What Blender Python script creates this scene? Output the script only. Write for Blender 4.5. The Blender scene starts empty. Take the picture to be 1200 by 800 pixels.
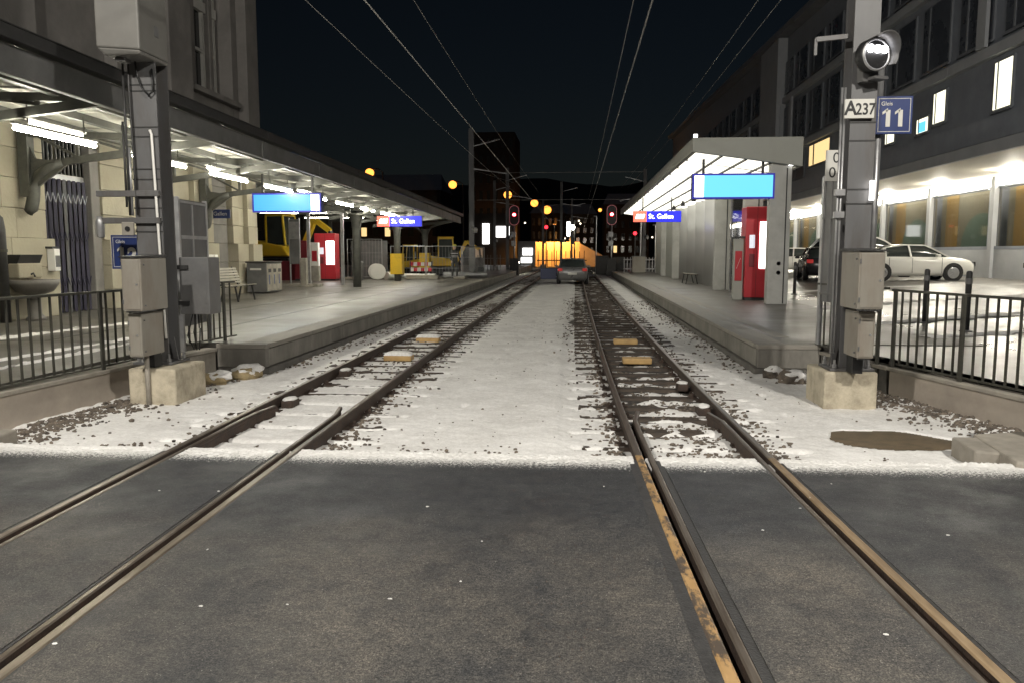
import bpy, math, random
from mathutils import Vector, Matrix, noise
R = math.radians
rnd = random.Random(7)
sc = bpy.context.scene
COL = sc.collection

# ------------------------------------------------------------------ camera, sky, moon, exposure
F_PX, CAM_H = 930.0, 1.65
PITCH, YAW = math.atan(103 / F_PX), math.atan(75 / F_PX)
cam_d = bpy.data.cameras.new('camera'); cam = bpy.data.objects.new('camera', cam_d); COL.objects.link(cam)
cam_d.sensor_width = 36; cam_d.lens = 36 * F_PX / 1200
cam_d.clip_start = .05; cam_d.clip_end = 3000
cam.location = (0, 0, CAM_H); cam.rotation_euler = (math.pi / 2 - PITCH, 0, YAW)
sc.camera = cam
world = bpy.data.worlds.new("World"); sc.world = world; world.use_nodes = True
wn = world.node_tree; bg = wn.nodes['Background']
sky = wn.nodes.new('ShaderNodeTexSky'); sky.sky_type = 'NISHITA'; sky.sun_disc = False
SUN_EL, SUN_AZ = R(22.0), R(200)
sky.sun_elevation = SUN_EL; sky.sun_rotation = SUN_AZ
wn.links.new(sky.outputs[0], bg.inputs[0]); bg.inputs[1].default_value = 0.0009
moon_d = bpy.data.lights.new('moon', 'SUN'); moon_d.energy = 0.02; moon_d.angle = R(.5); moon_d.color = (.75, .82, 1)
moon = bpy.data.objects.new('moon', moon_d); COL.objects.link(moon); moon.rotation_euler = (R(50), 0, R(-25))
sc.view_settings.view_transform = 'Standard'; sc.view_settings.look = 'None'
sc.view_settings.exposure = 0.5; sc.view_settings.gamma = 1
try:
    sc.cycles.use_denoising = True
    sc.cycles.max_bounces = 6; sc.cycles.sample_clamp_indirect = 4
except Exception:
    pass

# ------------------------------------------------------------------ materials
def nt(name):
    m = bpy.data.materials.new(name); m.use_nodes = True
    t = m.node_tree; return m, t, t.nodes['Principled BSDF']

def mat(name, c1, c2=None, scale=6, rough=.6, metal=0, bump=0, bscale=None, detail=5, rr=.12, grime=None, gscale=1.2, gamt=.5, spec=.5, stretch=(1, 1, 1), gp=(.45, .72)):
    """noise mix of two own colours, optional dirt patches, rough variation and bump"""
    m, t, b = nt(name); L = t.links.new; N = t.nodes.new
    c2 = c2 or tuple(v * .75 for v in c1)
    tc = N('ShaderNodeTexCoord'); mp = N('ShaderNodeMapping'); mp.inputs['Scale'].default_value = stretch
    oi = N('ShaderNodeObjectInfo'); vm = N('ShaderNodeVectorMath'); vm.operation = 'MULTIPLY_ADD'
    L(tc.outputs['Object'], mp.inputs[0])
    cmb = N('ShaderNodeCombineXYZ')
    for i in range(3): L(oi.outputs['Random'], cmb.inputs[i])
    vm.inputs[1].default_value = (37, 53, 71); L(cmb.outputs[0], vm.inputs[0]); L(mp.outputs[0], vm.inputs[2])
    n = N('ShaderNodeTexNoise'); n.inputs['Scale'].default_value = scale; n.inputs['Detail'].default_value = detail; n.inputs['Roughness'].default_value = .62
    L(vm.outputs[0], n.inputs['Vector'])
    cr = N('ShaderNodeValToRGB'); cr.color_ramp.elements[0].position = .32; cr.color_ramp.elements[1].position = .68
    cr.color_ramp.elements[0].color = (*c2, 1); cr.color_ramp.elements[1].color = (*c1, 1)
    L(n.outputs[0], cr.inputs[0]); out = cr.outputs[0]
    if grime:
        g = N('ShaderNodeTexNoise'); g.inputs['Scale'].default_value = gscale; g.inputs['Detail'].default_value = 8; g.inputs['Roughness'].default_value = .7
        L(vm.outputs[0], g.inputs['Vector'])
        gr = N('ShaderNodeValToRGB'); gr.color_ramp.elements[0].position = gp[0]; gr.color_ramp.elements[1].position = gp[1]
        gr.color_ramp.elements[0].color = (0, 0, 0, 1); gr.color_ramp.elements[1].color = (gamt, gamt, gamt, 1)
        L(g.outputs[0], gr.inputs[0]); mx = N('ShaderNodeMix'); mx.data_type = 'RGBA'
        L(gr.outputs[0], mx.inputs[0]); L(out, mx.inputs[6]); mx.inputs[7].default_value = (*grime, 1); out = mx.outputs[2]
    L(out, b.inputs['Base Color'])
    mr = N('ShaderNodeMapRange'); mr.inputs[3].default_value = max(.03, rough - rr); mr.inputs[4].default_value = min(1, rough + rr)
    L(n.outputs[0], mr.inputs[0]); L(mr.outputs[0], b.inputs['Roughness'])
    b.inputs['Metallic'].default_value = metal; b.inputs['Specular IOR Level'].default_value = spec
    if bump:
        n2 = N('ShaderNodeTexNoise'); n2.inputs['Scale'].default_value = bscale or scale * 4; n2.inputs['Detail'].default_value = 6
        L(vm.outputs[0], n2.inputs['Vector'])
        bp = N('ShaderNodeBump'); bp.inputs['Strength'].default_value = min(1, bump); bp.inputs['Distance'].default_value = .02
        L(n2.outputs[0], bp.inputs['Height']); L(bp.outputs[0], b.inputs['Normal'])
    return m

def emit(name, col, s, base=(.8, .8, .8)):
    m, t, b = nt(name)
    b.inputs['Base Color'].default_value = (*base, 1); b.inputs['Emission Color'].default_value = (*col, 1)
    b.inputs['Emission Strength'].default_value = s; return m

def glass_mat(name, tint, rough=.04, alpha=.3):
    m, t, b = nt(name)
    b.inputs['Base Color'].default_value = (*tint, 1); b.inputs['Roughness'].default_value = rough
    b.inputs['Alpha'].default_value = alpha; b.inputs['Specular IOR Level'].default_value = .8; return m

def snow_mat():
    m, t, b = nt('snow'); L = t.links.new; N = t.nodes.new
    tc = N('ShaderNodeTexCoord'); n = N('ShaderNodeTexNoise'); n.inputs['Scale'].default_value = 1.6; n.inputs['Detail'].default_value = 9; n.inputs['Roughness'].default_value = .68
    L(tc.outputs['Object'], n.inputs['Vector'])
    n2 = N('ShaderNodeTexNoise'); n2.inputs['Scale'].default_value = 26; n2.inputs['Detail'].default_value = 6; n2.inputs['Roughness'].default_value = .7
    L(tc.outputs['Object'], n2.inputs['Vector'])
    # trampled, thinner snow farther along the line: sand and grit mixed in
    sx = N('ShaderNodeSeparateXYZ'); L(tc.outputs['Object'], sx.inputs[0])
    mr = N('ShaderNodeMapRange'); mr.inputs[1].default_value = 7; mr.inputs[2].default_value = 22; mr.inputs[3].default_value = .0; mr.inputs[4].default_value = .07
    L(sx.outputs['Y'], mr.inputs[0])
    a = N('ShaderNodeMath'); a.operation = 'MULTIPLY_ADD'; L(n.outputs[0], a.inputs[0]); a.inputs[1].default_value = .55; 
    a2 = N('ShaderNodeMath'); a2.operation = 'MULTIPLY_ADD'; L(n2.outputs[0], a2.inputs[0]); a2.inputs[1].default_value = .5; L(mr.outputs[0], a2.inputs[2])
    L(a2.outputs[0], a.inputs[2])
    cr = N('ShaderNodeValToRGB'); e = cr.color_ramp.elements
    e[0].position = .44; e[0].color = (.81, .80, .785, 1); e[1].position = 1.0; e[1].color = (.20, .18, .155, 1)
    k = e.new(.70); k.color = (.57, .555, .535, 1)
    L(a.outputs[0], cr.inputs[0]); L(cr.outputs[0], b.inputs['Base Color'])
    b.inputs['Roughness'].default_value = .8; b.inputs['Specular IOR Level'].default_value = .25
    b.inputs['Subsurface Weight'].default_value = 0
    bp = N('ShaderNodeBump'); bp.inputs['Strength'].default_value = .55; bp.inputs['Distance'].default_value = .012
    n3 = N('ShaderNodeTexNoise'); n3.inputs['Scale'].default_value = 60; n3.inputs['Detail'].default_value = 5; L(tc.outputs['Object'], n3.inputs['Vector'])
    L(n3.outputs[0], bp.inputs['Height']); L(bp.outputs[0], b.inputs['Normal']); return m

def asphalt_mat():
    m, t, b = nt('asphalt'); L = t.links.new; N = t.nodes.new
    tc = N('ShaderNodeTexCoord'); O = tc.outputs['Object']
    def noi(s, d=6, r=.6, w=None):
        n = N('ShaderNodeTexNoise'); n.inputs['Scale'].default_value = s; n.inputs['Detail'].default_value = d; n.inputs['Roughness'].default_value = r
        L(w or O, n.inputs['Vector']); return n.outputs[0]
    def ramp(src, p0, c0, p1, c1):
        r = N('ShaderNodeValToRGB'); r.color_ramp.elements[0].position = p0; r.color_ramp.elements[0].color = (*c0, 1)
        r.color_ramp.elements[1].position = p1; r.color_ramp.elements[1].color = (*c1, 1); L(src, r.inputs[0]); return r.outputs[0]
    def mix(f, a, bb, mode='MIX'):
        x = N('ShaderNodeMix'); x.data_type = 'RGBA'; x.blend_type = mode
        for sock, v in ((0, f), (6, a), (7, bb)):
            if hasattr(v, 'links'): L(v, x.inputs[sock])
            else: x.inputs[sock].default_value = v if sock == 0 else (*v, 1)
        return x.outputs[2]
    warp = N('ShaderNodeMapping'); warp.inputs['Scale'].default_value = (1.1, .7, 1); L(O, warp.inputs[0])
    base = ramp(noi(1.1, 8, .62, warp.outputs[0]), .38, (.046, .047, .050), .64, (.092, .087, .081))
    grain = ramp(noi(130, 2, .7), .40, (.45, .45, .46), .60, (1.6, 1.57, 1.52))
    mott = ramp(noi(9, 6, .75), .36, (.70, .72, .75), .64, (1.30, 1.27, 1.21))
    mid = ramp(noi(48, 3, .8), .40, (.60, .61, .63), .60, (1.42, 1.39, 1.34))
    grain = mix(1.0, mix(1.0, grain, mid, 'MULTIPLY'), mott, 'MULTIPLY')
    col = mix(.85, base, mix(1.0, base, grain, 'MULTIPLY'))
    # fresh darker bitumen beyond a joint near the track panel, worn lighter towards the street
    sx = N('ShaderNodeSeparateXYZ'); L(O, sx.inputs[0])
    wob = N('ShaderNodeMath'); wob.operation = 'MULTIPLY_ADD'; L(noi(.9, 4), wob.inputs[0]); wob.inputs[1].default_value = 1.4; L(sx.outputs['Y'], wob.inputs[2])
    band = N('ShaderNodeMapRange'); band.inputs[1].default_value = 4.9; band.inputs[2].default_value = 5.6; band.inputs[3].default_value = 0; band.inputs[4].default_value = 1
    L(wob.outputs[0], band.inputs[0])
    col = mix(band.outputs[0], col, mix(.8, (.033, .036, .041), mix(1., (.042, .044, .049), grain, 'MULTIPLY')))
    # salt-white aggregate specks
    v = N('ShaderNodeTexVoronoi'); v.inputs['Scale'].default_value = 55; L(O, v.inputs['Vector'])
    sp = N('ShaderNodeMath'); sp.operation = 'LESS_THAN'; L(v.outputs['Distance'], sp.inputs[0]); sp.inputs[1].default_value = .13
    sel = N('ShaderNodeMath'); sel.operation = 'GREATER_THAN'; 
    sc3 = N('ShaderNodeSeparateXYZ'); L(v.outputs['Color'], sc3.inputs[0]); L(sc3.outputs['X'], sel.inputs[0]); sel.inputs[1].default_value = .82
    ml = N('ShaderNodeMath'); ml.operation = 'MULTIPLY'; L(sp.outputs[0], ml.inputs[0]); L(sel.outputs[0], ml.inputs[1])
    col = mix(ml.outputs[0], col, (.30, .29, .27))
    # powder snow blown over the last hand's breadth
    pm = N('ShaderNodeMath'); pm.operation = 'MULTIPLY_ADD'; L(noi(42, 4, .85), pm.inputs[0]); pm.inputs[1].default_value = 1.0
    edge = N('ShaderNodeMapRange'); edge.inputs[1].default_value = 5.75; edge.inputs[2].default_value = 6.33; edge.inputs[3].default_value = -.28; edge.inputs[4].default_value = .22
    L(sx.outputs['Y'], edge.inputs[0]); L(edge.outputs[0], pm.inputs[2])
    dust = ramp(pm.outputs[0], .5, (0, 0, 0), .57, (.92, .92, .92))
    col = mix(dust, col, (.72, .71, .69))
    L(col, b.inputs['Base Color'])
    rg = ramp(noi(1.7, 6), .35, (.38, .38, .38), .7, (.72, .72, .72)); L(rg, b.inputs['Roughness'])
    b.inputs['Specular IOR Level'].default_value = .42
    bp = N('ShaderNodeBump'); bp.inputs['Strength'].default_value = .5; bp.inputs['Distance'].default_value = .006
    L(noi(120, 3, .7), bp.inputs['Height']); L(bp.outputs[0], b.inputs['Normal']); return m

LAMP_W = 3200     # lamps over the crossing, outside the frame above the camera
M = {}
M['snow'] = snow_mat(); M['asphalt'] = asphalt_mat()
M['ballast'] = mat('ballast', (.095, .083, .072), (.018, .016, .015), 22, .9, bump=1, bscale=40)
M['stone_dark'] = mat('stone_dark', (.20, .165, .13), (.045, .038, .033), 11, .85, bump=.4)
M['rail_side'] = mat('rail_side', (.075, .048, .035), (.035, .026, .022), 14, .75, .2, bump=.3)
M['rail_head'] = mat('rail_head', (.30, .26, .22), (.17, .13, .10), 30, .38, .75, stretch=(1, .08, 1))
M['rail_tan'] = mat('rail_tan', (.46, .34, .21), (.24, .16, .09), 20, .42, .45, stretch=(1, .15, 1), grime=(.12, .08, .05), gscale=9, gamt=.5)
M['rail_dull'] = mat('rail_dull', (.36, .31, .245), (.20, .16, .12), 18, .36, .6, stretch=(1, .12, 1), grime=(.09, .07, .05), gscale=8, gamt=.7)
M['rail_orange'] = mat('rail_orange', (.47, .30, .14), (.37, .225, .09), 14, .5, .15, grime=(.09, .07, .055), gscale=13, gamt=1.0, stretch=(1, .4, 1), gp=(.47, .56))
M['groove'] = mat('groove', (.022, .018, .015), (.012, .01, .009), 20, .8)
M['bitumen'] = mat('bitumen', (.055, .054, .054), (.034, .033, .033), 20, .45, bump=.2)
M['sleeper'] = mat('sleeper', (.085, .065, .05), (.04, .032, .027), 8, .8, .2, bump=.3)
M['concrete'] = mat('concrete', (.36, .33, .28), (.25, .23, .20), 3, .85, bump=.25, bscale=40, grime=(.12, .105, .085), gscale=1.7, gamt=.55)
M['concrete_cream'] = mat('concrete_cream', (.58, .52, .40), (.46, .41, .315), 3, .85, bump=.25, bscale=40, grime=(.17, .14, .10), gscale=3.1, gamt=.8)
M['concrete_dark'] = mat('concrete_dark', (.16, .15, .135), (.09, .085, .078), 4, .85, bump=.25)
M['edge_concrete'] = mat('edge_concrete', (.27, .255, .225), (.17, .16, .142), 1.3, .85, bump=.25, bscale=30, grime=(.08, .075, .065), gscale=1.9, gamt=.7, stretch=(1, 1, .5))
M['wall_pink'] = mat('wall_pink', (.46, .40, .34), (.38, .335, .285), 1.6, .85, bump=.15, bscale=30, grime=(.22, .19, .16), gscale=1.3, gamt=.5)
M['paving'] = mat('paving', (.140, .130, .113), (.072, .067, .060), .7, .42, bump=.12, bscale=60, rr=.3, grime=(.075, .07, .062), gscale=.55, gamt=.7)
M['coping'] = mat('coping', (.30, .28, .245), (.20, .187, .165), 2, .6, bump=.15, grime=(.2, .18, .15), gscale=2)
M['plaza'] = mat('plaza', (.17, .16, .145), (.07, .066, .06), .55, .36, bump=.1, bscale=50, rr=.28)
M['grey_metal'] = mat('grey_metal', (.17, .17, .17), (.12, .12, .122), 3, .5, .25, bump=.05, grime=(.09, .08, .07), gscale=2.2, gamt=.4)
M['mast_grey'] = mat('mast_grey', (.15, .15, .152), (.11, .11, .114), 2, .55, .3, bump=.08, grime=(.085, .07, .058), gscale=3.2, gamt=.7, stretch=(1, 1, .25))
M['galv'] = mat('galv', (.42, .42, .42), (.30, .30, .31), 6, .4, .6)
M['cabinet'] = mat('cabinet', (.27, .25, .215), (.235, .22, .19), 1.5, .5, bump=.04, grime=(.15, .105, .075), gscale=2.4, gamt=.6, stretch=(1, 1, .4))
M['box_grey'] = mat('box_grey', (.17, .165, .152), (.14, .137, .128), 1.5, .5, bump=.04, grime=(.10, .095, .085), gscale=1.4, gamt=.5)
M['dark_metal'] = mat('dark_metal', (.05, .05, .05), (.035, .034, .034), 8, .5, .4)
M['fence_green'] = mat('fence_green', (.07, .068, .055), (.045, .044, .038), 9, .55, .3, bump=.1)
M['stone'] = mat('stone', (.46, .42, .32), (.35, .32, .245), 1.6, .85, bump=.45, bscale=16, grime=(.20, .175, .13), gscale=.8, gamt=.65)
M['stone_grey'] = mat('stone_grey', (.25, .235, .22), (.18, .17, .16), 1.3, .9, bump=.3, bscale=18, grime=(.10, .095, .09), gscale=.5, gamt=.5)
M['pier_concrete'] = mat('pier_concrete', (.50, .50, .475), (.42, .42, .40), 1.6, .7, bump=.12, bscale=30, grime=(.26, .25, .23), gscale=1.4, gamt=.5)
M['mortar'] = mat('mortar', (.26, .23, .165), None, 6, .95)
M['gate'] = mat('gate', (.05, .045, .075), (.03, .028, .045), 5, .45, .3)
M['black'] = mat('black', (.012, .012, .013), None, 5, .5)
M['rubber'] = mat('rubber', (.02, .02, .02), None, 9, .8)
M['canopy_white'] = mat('canopy_white', (.66, .65, .58), (.52, .51, .46), 1.2, .6, grime=(.35, .33, .27), gscale=.8, gamt=.5)
M['canopy_steel'] = mat('canopy_steel', (.12, .12, .105), (.075, .075, .07), 5, .55, .2)
M['fascia'] = mat('fascia', (.21, .21, .205), (.15, .15, .15), 1.5, .5, .3, grime=(.06, .06, .055), gscale=1, gamt=.6)
M['white_paint'] = mat('white_paint', (.76, .75, .71), (.70, .69, .66), 2, .35)
M['red_paint'] = mat('red_paint', (.50, .03, .045), (.42, .025, .035), 2, .35)
M['dark_red'] = mat('dark_red', (.20, .02, .03), None, 2, .4)
M['sign_blue'] = mat('sign_blue', (.018, .035, .14), (.015, .03, .115), 2, .4)
M['sign_white'] = mat('sign_white', (.62, .61, .57), (.55, .54, .5), 4, .5)
M['yellow'] = mat('yellow', (.85, .56, .03), (.76, .48, .025), 3, .5, grime=(.25, .16, .05), gscale=3, gamt=.4)
M['beacon'] = mat('beacon', (.54, .36, .15), (.44, .28, .11), 9, .6, bump=.2, grime=(.2, .13, .07), gscale=5, gamt=.4)
M['clad_dark'] = mat('clad_dark', (.30, .325, .37), (.24, .26, .30), 1.5, .55, .1)
M['clad_band'] = mat('clad_band', (.45, .465, .485), (.38, .395, .415), 1.2, .7)
M['clad_grey'] = mat('clad_grey', (.22, .235, .255), (.17, .18, .20), 1.2, .7)
M['facade_glass'] = mat('facade_glass', (.10, .11, .13), (.06, .066, .08), .5, .28)
M['dark_glass'] = mat('dark_glass', (.012, .013, .016), None, 2, .08, spec=.7)
M['car_white'] = mat('car_white', (.78, .77, .72), (.76, .75, .71), 1, .22, spec=.6)
M['car_grey'] = mat('car_grey', (.22, .22, .22), (.19, .19, .195), 1, .3, .4)
M['car_dark'] = mat('car_dark', (.03, .03, .035), None, 1, .25)
M['car_blue'] = mat('car_blue', (.02, .03, .10), None, 1, .35)
M['chrome'] = mat('chrome', (.55, .55, .56), (.45, .45, .46), 3, .3, .8)
M['earth'] = mat('earth', (.16, .12, .075), (.09, .07, .045), 5, .7, bump=.5, bscale=30)
M['ground'] = mat('ground', (.05, .047, .043), (.028, .026, .025), .6, .9)
M['hill'] = mat('hill', (.012, .014, .012), (.006, .007, .007), .05, 1)
M['facade_far'] = mat('facade_far', (.045, .036, .030), (.03, .025, .021), .6, .9)
M['orange_wall'] = mat('orange_wall', (.46, .36, .24), (.36, .28, .18), 1, .9)
M['wood_bench'] = mat('wood_bench', (.36, .34, .28), (.28, .26, .22), 6, .6)
M['sandbag'] = mat('sandbag', (.36, .28, .15), (.22, .175, .10), 14, .9, bump=.4)
M['skin'] = mat('skin', (.5, .33, .25), None, 5, .6)
M['workwear'] = mat('workwear', (.06, .06, .055), (.035, .035, .034), 8, .9)
M['helmet'] = mat('helmet', (.65, .62, .08), None, 4, .4)
M['wire'] = mat('wire', (.42, .41, .39), (.34, .33, .31), 9, .8)
M['glass'] = glass_mat('glass', (.03, .035, .035), .03, .38)
M['car_glass'] = mat('car_glass', (.05, .06, .055), (.035, .04, .04), 1, .06, spec=.8)
M['wave'] = mat('wave', (.42, .42, .41), (.36, .36, .355), 1.5, .38)
M['e_tube'] = emit('tube_glow', (1, .96, .80), 100)
M['e_tube_small'] = emit('tube_small_glow', (1, .96, .80), 45)
M['e_panel'] = emit('ceiling_glow', (1, .965, .82), 1.25)
M['e_lightbox'] = emit('lightbox_glow', (1, .98, .95), 3.2)
M['e_cyan'] = emit('screen_cyan', (.14, .62, .95), .95, (.02, .05, .1))
M['e_blue'] = emit('screen_blue', (.06, .38, 1.0), 1.0, (.02, .05, .1))
M['e_bluedeep'] = emit('sign_blue_glow', (.012, .02, .95), .9, (.02, .02, .2))
M['e_bluerim'] = emit('rim_blue_glow', (.02, .02, .45), .5, (.02, .02, .1))
M['e_white'] = emit('sign_white_glow', (.95, .97, 1), 3)
M['e_red'] = emit('sign_red_glow', (1, .16, .09), 1.4, (.4, .03, .03))
M['e_redlamp'] = emit('red_lamp_glow', (1, .02, .03), 4, (.3, 0, 0))
M['e_redcore'] = emit('red_core_glow', (1, .35, .4), 25, (.3, 0, 0))
M['e_sodium'] = emit('sodium_glow', (1, .32, .045), 2.1)
M['e_flood'] = emit('flood_glow', (1, .95, .75), 40)
M['e_signal'] = emit('signal_white_glow', (1, .98, 1), 9)
M['e_soffit'] = emit('soffit_lamp_glow', (1, .94, .80), 120)
M['e_transom'] = emit('transom_glow', (1, .94, .80), 13)
M['e_window'] = emit('lit_window', (1, .96, .72), 1.15)
M['e_window_warm'] = emit('lit_window_warm', (1, .70, .30), .8)
M['e_window_dim'] = emit('lit_window_dim', (.9, .55, .25), .12)
M['e_mural_y'] = emit('mural_yellow_glow', (.62, .33, .05), .16, (.30, .18, .03))  # murals: light of the shop interior put into the prints as weak glow
M['e_mural_b'] = emit('mural_beige_glow', (.40, .34, .20), .13, (.20, .17, .10))
M['e_mural_g'] = emit('mural_green_glow', (.20, .30, .20), .15, (.12, .17, .115))
M['e_dot'] = emit('far_light', (1, .85, .6), 3)
M['e_tail'] = emit('tail_lamp', (1, .06, .05), .12, (.4, .02, .02))

# ------------------------------------------------------------------ builders
class MB:
    def __init__(s): s.v = []; s.f = []; s.m = []
    def face(s, idx, mi=0): s.f.append(tuple(idx)); s.m.append(mi)
    def add(s, vs, fs, mi=0):
        b = len(s.v); s.v += [tuple(p) for p in vs]
        for f in fs: s.face([b + i for i in f], mi)
    def box(s, x0, x1, y0, y1, z0, z1, mi=0):
        s.add([(x0, y0, z0), (x1, y0, z0), (x1, y1, z0), (x0, y1, z0), (x0, y0, z1), (x1, y0, z1), (x1, y1, z1), (x0, y1, z1)],
              [(0, 3, 2, 1), (4, 5, 6, 7), (0, 1, 5, 4), (1, 2, 6, 5), (2, 3, 7, 6), (3, 0, 4, 7)], mi); return s
    def cbox(s, c, d, mi=0): return s.box(c[0] - d[0] / 2, c[0] + d[0] / 2, c[1] - d[1] / 2, c[1] + d[1] / 2, c[2] - d[2] / 2, c[2] + d[2] / 2, mi)
    def hexa(s, p, mi=0):   # 4 bottom + 4 top points, each counter-clockwise from above
        s.add(p, [(0, 3, 2, 1), (4, 5, 6, 7), (0, 1, 5, 4), (1, 2, 6, 5), (2, 3, 7, 6), (3, 0, 4, 7)], mi); return s
    def bar(s, a, b, w, h=None, mi=0):  # straight rectangular bar from a to b
        a, b = Vector(a), Vector(b); h = h or w; d = (b - a).normalized()
        up = Vector((0, 0, 1)) if abs(d.z) < .95 else Vector((0, 1, 0))
        r = d.cross(up).normalized(); u = r.cross(d).normalized()
        P = []
        for q in (a, b):
            for i, j in ((-1, -1), (1, -1), (1, 1), (-1, 1)): P.append(q + r * (w / 2 * i) + u * (h / 2 * j))
        s.add(P, [(3, 2, 1, 0), (4, 5, 6, 7), (0, 1, 5, 4), (1, 2, 6, 5), (2, 3, 7, 6), (3, 0, 4, 7)], mi); return s
    def tube(s, pts, r, n=8, mi=0, cap=True):
        pts = [Vector(p) for p in pts]; rs = r if isinstance(r, (list, tuple)) else [r] * len(pts); b = len(s.v)
        for i, p in enumerate(pts):
            d = (pts[min(i + 1, len(pts) - 1)] - pts[max(i - 1, 0)]).normalized()
            up = Vector((0, 0, 1)) if abs(d.z) < .9 else Vector((0, 1, 0))
            x = d.cross(up).normalized(); y = x.cross(d).normalized()
            for k in range(n):
                a = 2 * math.pi * k / n; s.v.append(tuple(p + x * (rs[i] * math.cos(a)) + y * (rs[i] * math.sin(a))))
        for i in range(len(pts) - 1):
            for k in range(n):
                k2 = (k + 1) % n; s.face((b + i * n + k, b + i * n + k2, b + (i + 1) * n + k2, b + (i + 1) * n + k), mi)
        if cap:
            s.face([b + k for k in range(n)][::-1], mi); s.face([b + (len(pts) - 1) * n + k for k in range(n)], mi)
        return s
    def lathe(s, prof, c=(0, 0, 0), n=16, axis='z', mi=0, cap=True):
        b = len(s.v)
        for r, h in prof:
            for k in range(n):
                a = 2 * math.pi * k / n; p = (r * math.cos(a), r * math.sin(a), h)
                if axis == 'y': p = (p[0], -p[2], p[1])
                if axis == 'x': p = (p[2], p[0], p[1])
                s.v.append((p[0] + c[0], p[1] + c[1], p[2] + c[2]))
        for i in range(len(prof) - 1):
            for k in range(n):
                k2 = (k + 1) % n; s.face((b + i * n + k, b + i * n + k2, b + (i + 1) * n + k2, b + (i + 1) * n + k), mi)
        if cap: s.face([b + k for k in range(n)][::-1], mi); s.face([b + (len(prof) - 1) * n + k for k in range(n)], mi)
        return s
    def prism(s, poly, z0, z1, mi=0):
        n = len(poly); s.add([(x, y, z0) for x, y in poly] + [(x, y, z1) for x, y in poly],
            [tuple(range(n))[::-1], tuple(range(n, 2 * n))] + [(i, (i + 1) % n, n + (i + 1) % n, n + i) for i in range(n)], mi); return s
    def blob(s, c, r, seed=0, sub=1, jag=.25, mi=0):
        V, Fc = ICO[sub]; b = len(s.v)
        for p in V:
            q = Vector(p); k = 1 + jag * noise.noise(q * 1.7 + Vector((seed * 3.1, seed * 1.7, seed * .9)))
            s.v.append((c[0] + q.x * r[0] * k, c[1] + q.y * r[1] * k, c[2] + q.z * r[2] * k))
        for f in Fc: s.face([b + i for i in f], mi)
        return s
    def mesh(s, name, mats, off=(0, 0, 0), smooth=False):
        me = bpy.data.meshes.new(name)
        me.from_pydata([(x - off[0], y - off[1], z - off[2]) for x, y, z in s.v], [], s.f)
        for m in (mats if isinstance(mats, (list, tuple)) else [mats]): me.materials.append(M[m] if isinstance(m, str) else m)
        if len(me.materials) > 1: me.polygons.foreach_set('material_index', s.m)
        if smooth: me.polygons.foreach_set('use_smooth', [True] * len(me.polygons))
        me.update(); return me

def _ico():
    import bmesh
    out = []
    for sub in (1, 2, 3):
        bm = bmesh.new(); bmesh.ops.create_icosphere(bm, subdivisions=sub, radius=1)
        out.append(([tuple(v.co) for v in bm.verts], [tuple(v.index for v in f.verts) for f in bm.faces])); bm.free()
    return out
ICO = _ico()

def tag(o, label=None, cat=None, group=None, kind=None):
    if label: o['label'] = label
    if cat: o['category'] = cat
    if group: o['group'] = group
    if kind: o['kind'] = kind
    return o
def thing(name, loc, label, cat, group=None, rotz=0):
    o = bpy.data.objects.new(name, None); COL.objects.link(o); o.empty_display_size = .2
    o.location = loc; o.rotation_euler = (0, 0, rotz); return tag(o, label, cat, group)
def inst(name, me, parent=None, loc=(0, 0, 0), rot=(0, 0, 0), scale=None, bev=0, kind=None, label=None):
    o = bpy.data.objects.new(name, me); COL.objects.link(o)
    if parent: o.parent = parent
    o.location = loc; o.rotation_euler = rot
    if scale: o.scale = scale
    if bev:
        b = o.modifiers.new('bevel', 'BEVEL'); b.width = bev; b.segments = 2; b.limit_method = 'ANGLE'
    if kind: o['kind'] = kind
    if label: o['label'] = label
    return o
def part(name, mb, mats, t=None, world=True, smooth=False, bev=0, kind=None, label=None):
    """one mesh object; world=True: the builder holds world coordinates of an unrotated thing"""
    off = (0, 0, 0)
    q = t
    if world:
        while q is not None:
            off = (off[0] + q.location[0], off[1] + q.location[1], off[2] + q.location[2]); q = q.parent
    return inst(name, mb.mesh(name, mats, off, smooth), t, bev=bev, kind=kind, label=label)
def solo(name, mb, mats, label, cat, group=None, smooth=False, bev=0, loc=(0, 0, 0), rotz=0):
    o = inst(name, mb.mesh(name, mats, (0, 0, 0), smooth), None, loc, (0, 0, rotz), bev=bev); return tag(o, label, cat, group)
def struct(name, mb, mats, smooth=False, bev=0, kind='structure'):
    o = inst(name, mb.mesh(name, mats, (0, 0, 0), smooth), None, bev=bev); o['kind'] = kind; return o
def text(body, size, loc, material, parent, rot=(math.pi / 2, 0, 0), align='CENTER', ext=.002, off=0, name='lettering', sx=1):
    c = bpy.data.curves.new(name, 'FONT'); c.body = body; c.size = size; c.extrude = ext; c.align_x = align; c.align_y = 'CENTER'; c.offset = off
    c.materials.append(M[material]); o = bpy.data.objects.new(name, c); COL.objects.link(o)
    o.parent = parent; o.location = loc; o.rotation_euler = rot; o.scale = (sx, 1, 1); TEXTS.append(o); return o
TEXTS = []
def lamp(name, kind, loc, energy, color, parent=None, size=.2, rot=(0, 0, 0), spot=None):
    d = bpy.data.lights.new(name, kind); d.energy = energy; d.color = color
    if kind == 'AREA': d.size = size
    else: d.shadow_soft_size = size
    if spot: d.spot_size = spot; d.spot_blend = .6
    o = bpy.data.objects.new(name, d); COL.objects.link(o); o.parent = parent; o.location = loc; o.rotation_euler = rot; return o
def copy_tree(o, parent=None):
    c = o.copy(); COL.objects.link(c); c.parent = parent
    for ch in list(o.children): copy_tree(ch, c)
    return c

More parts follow.
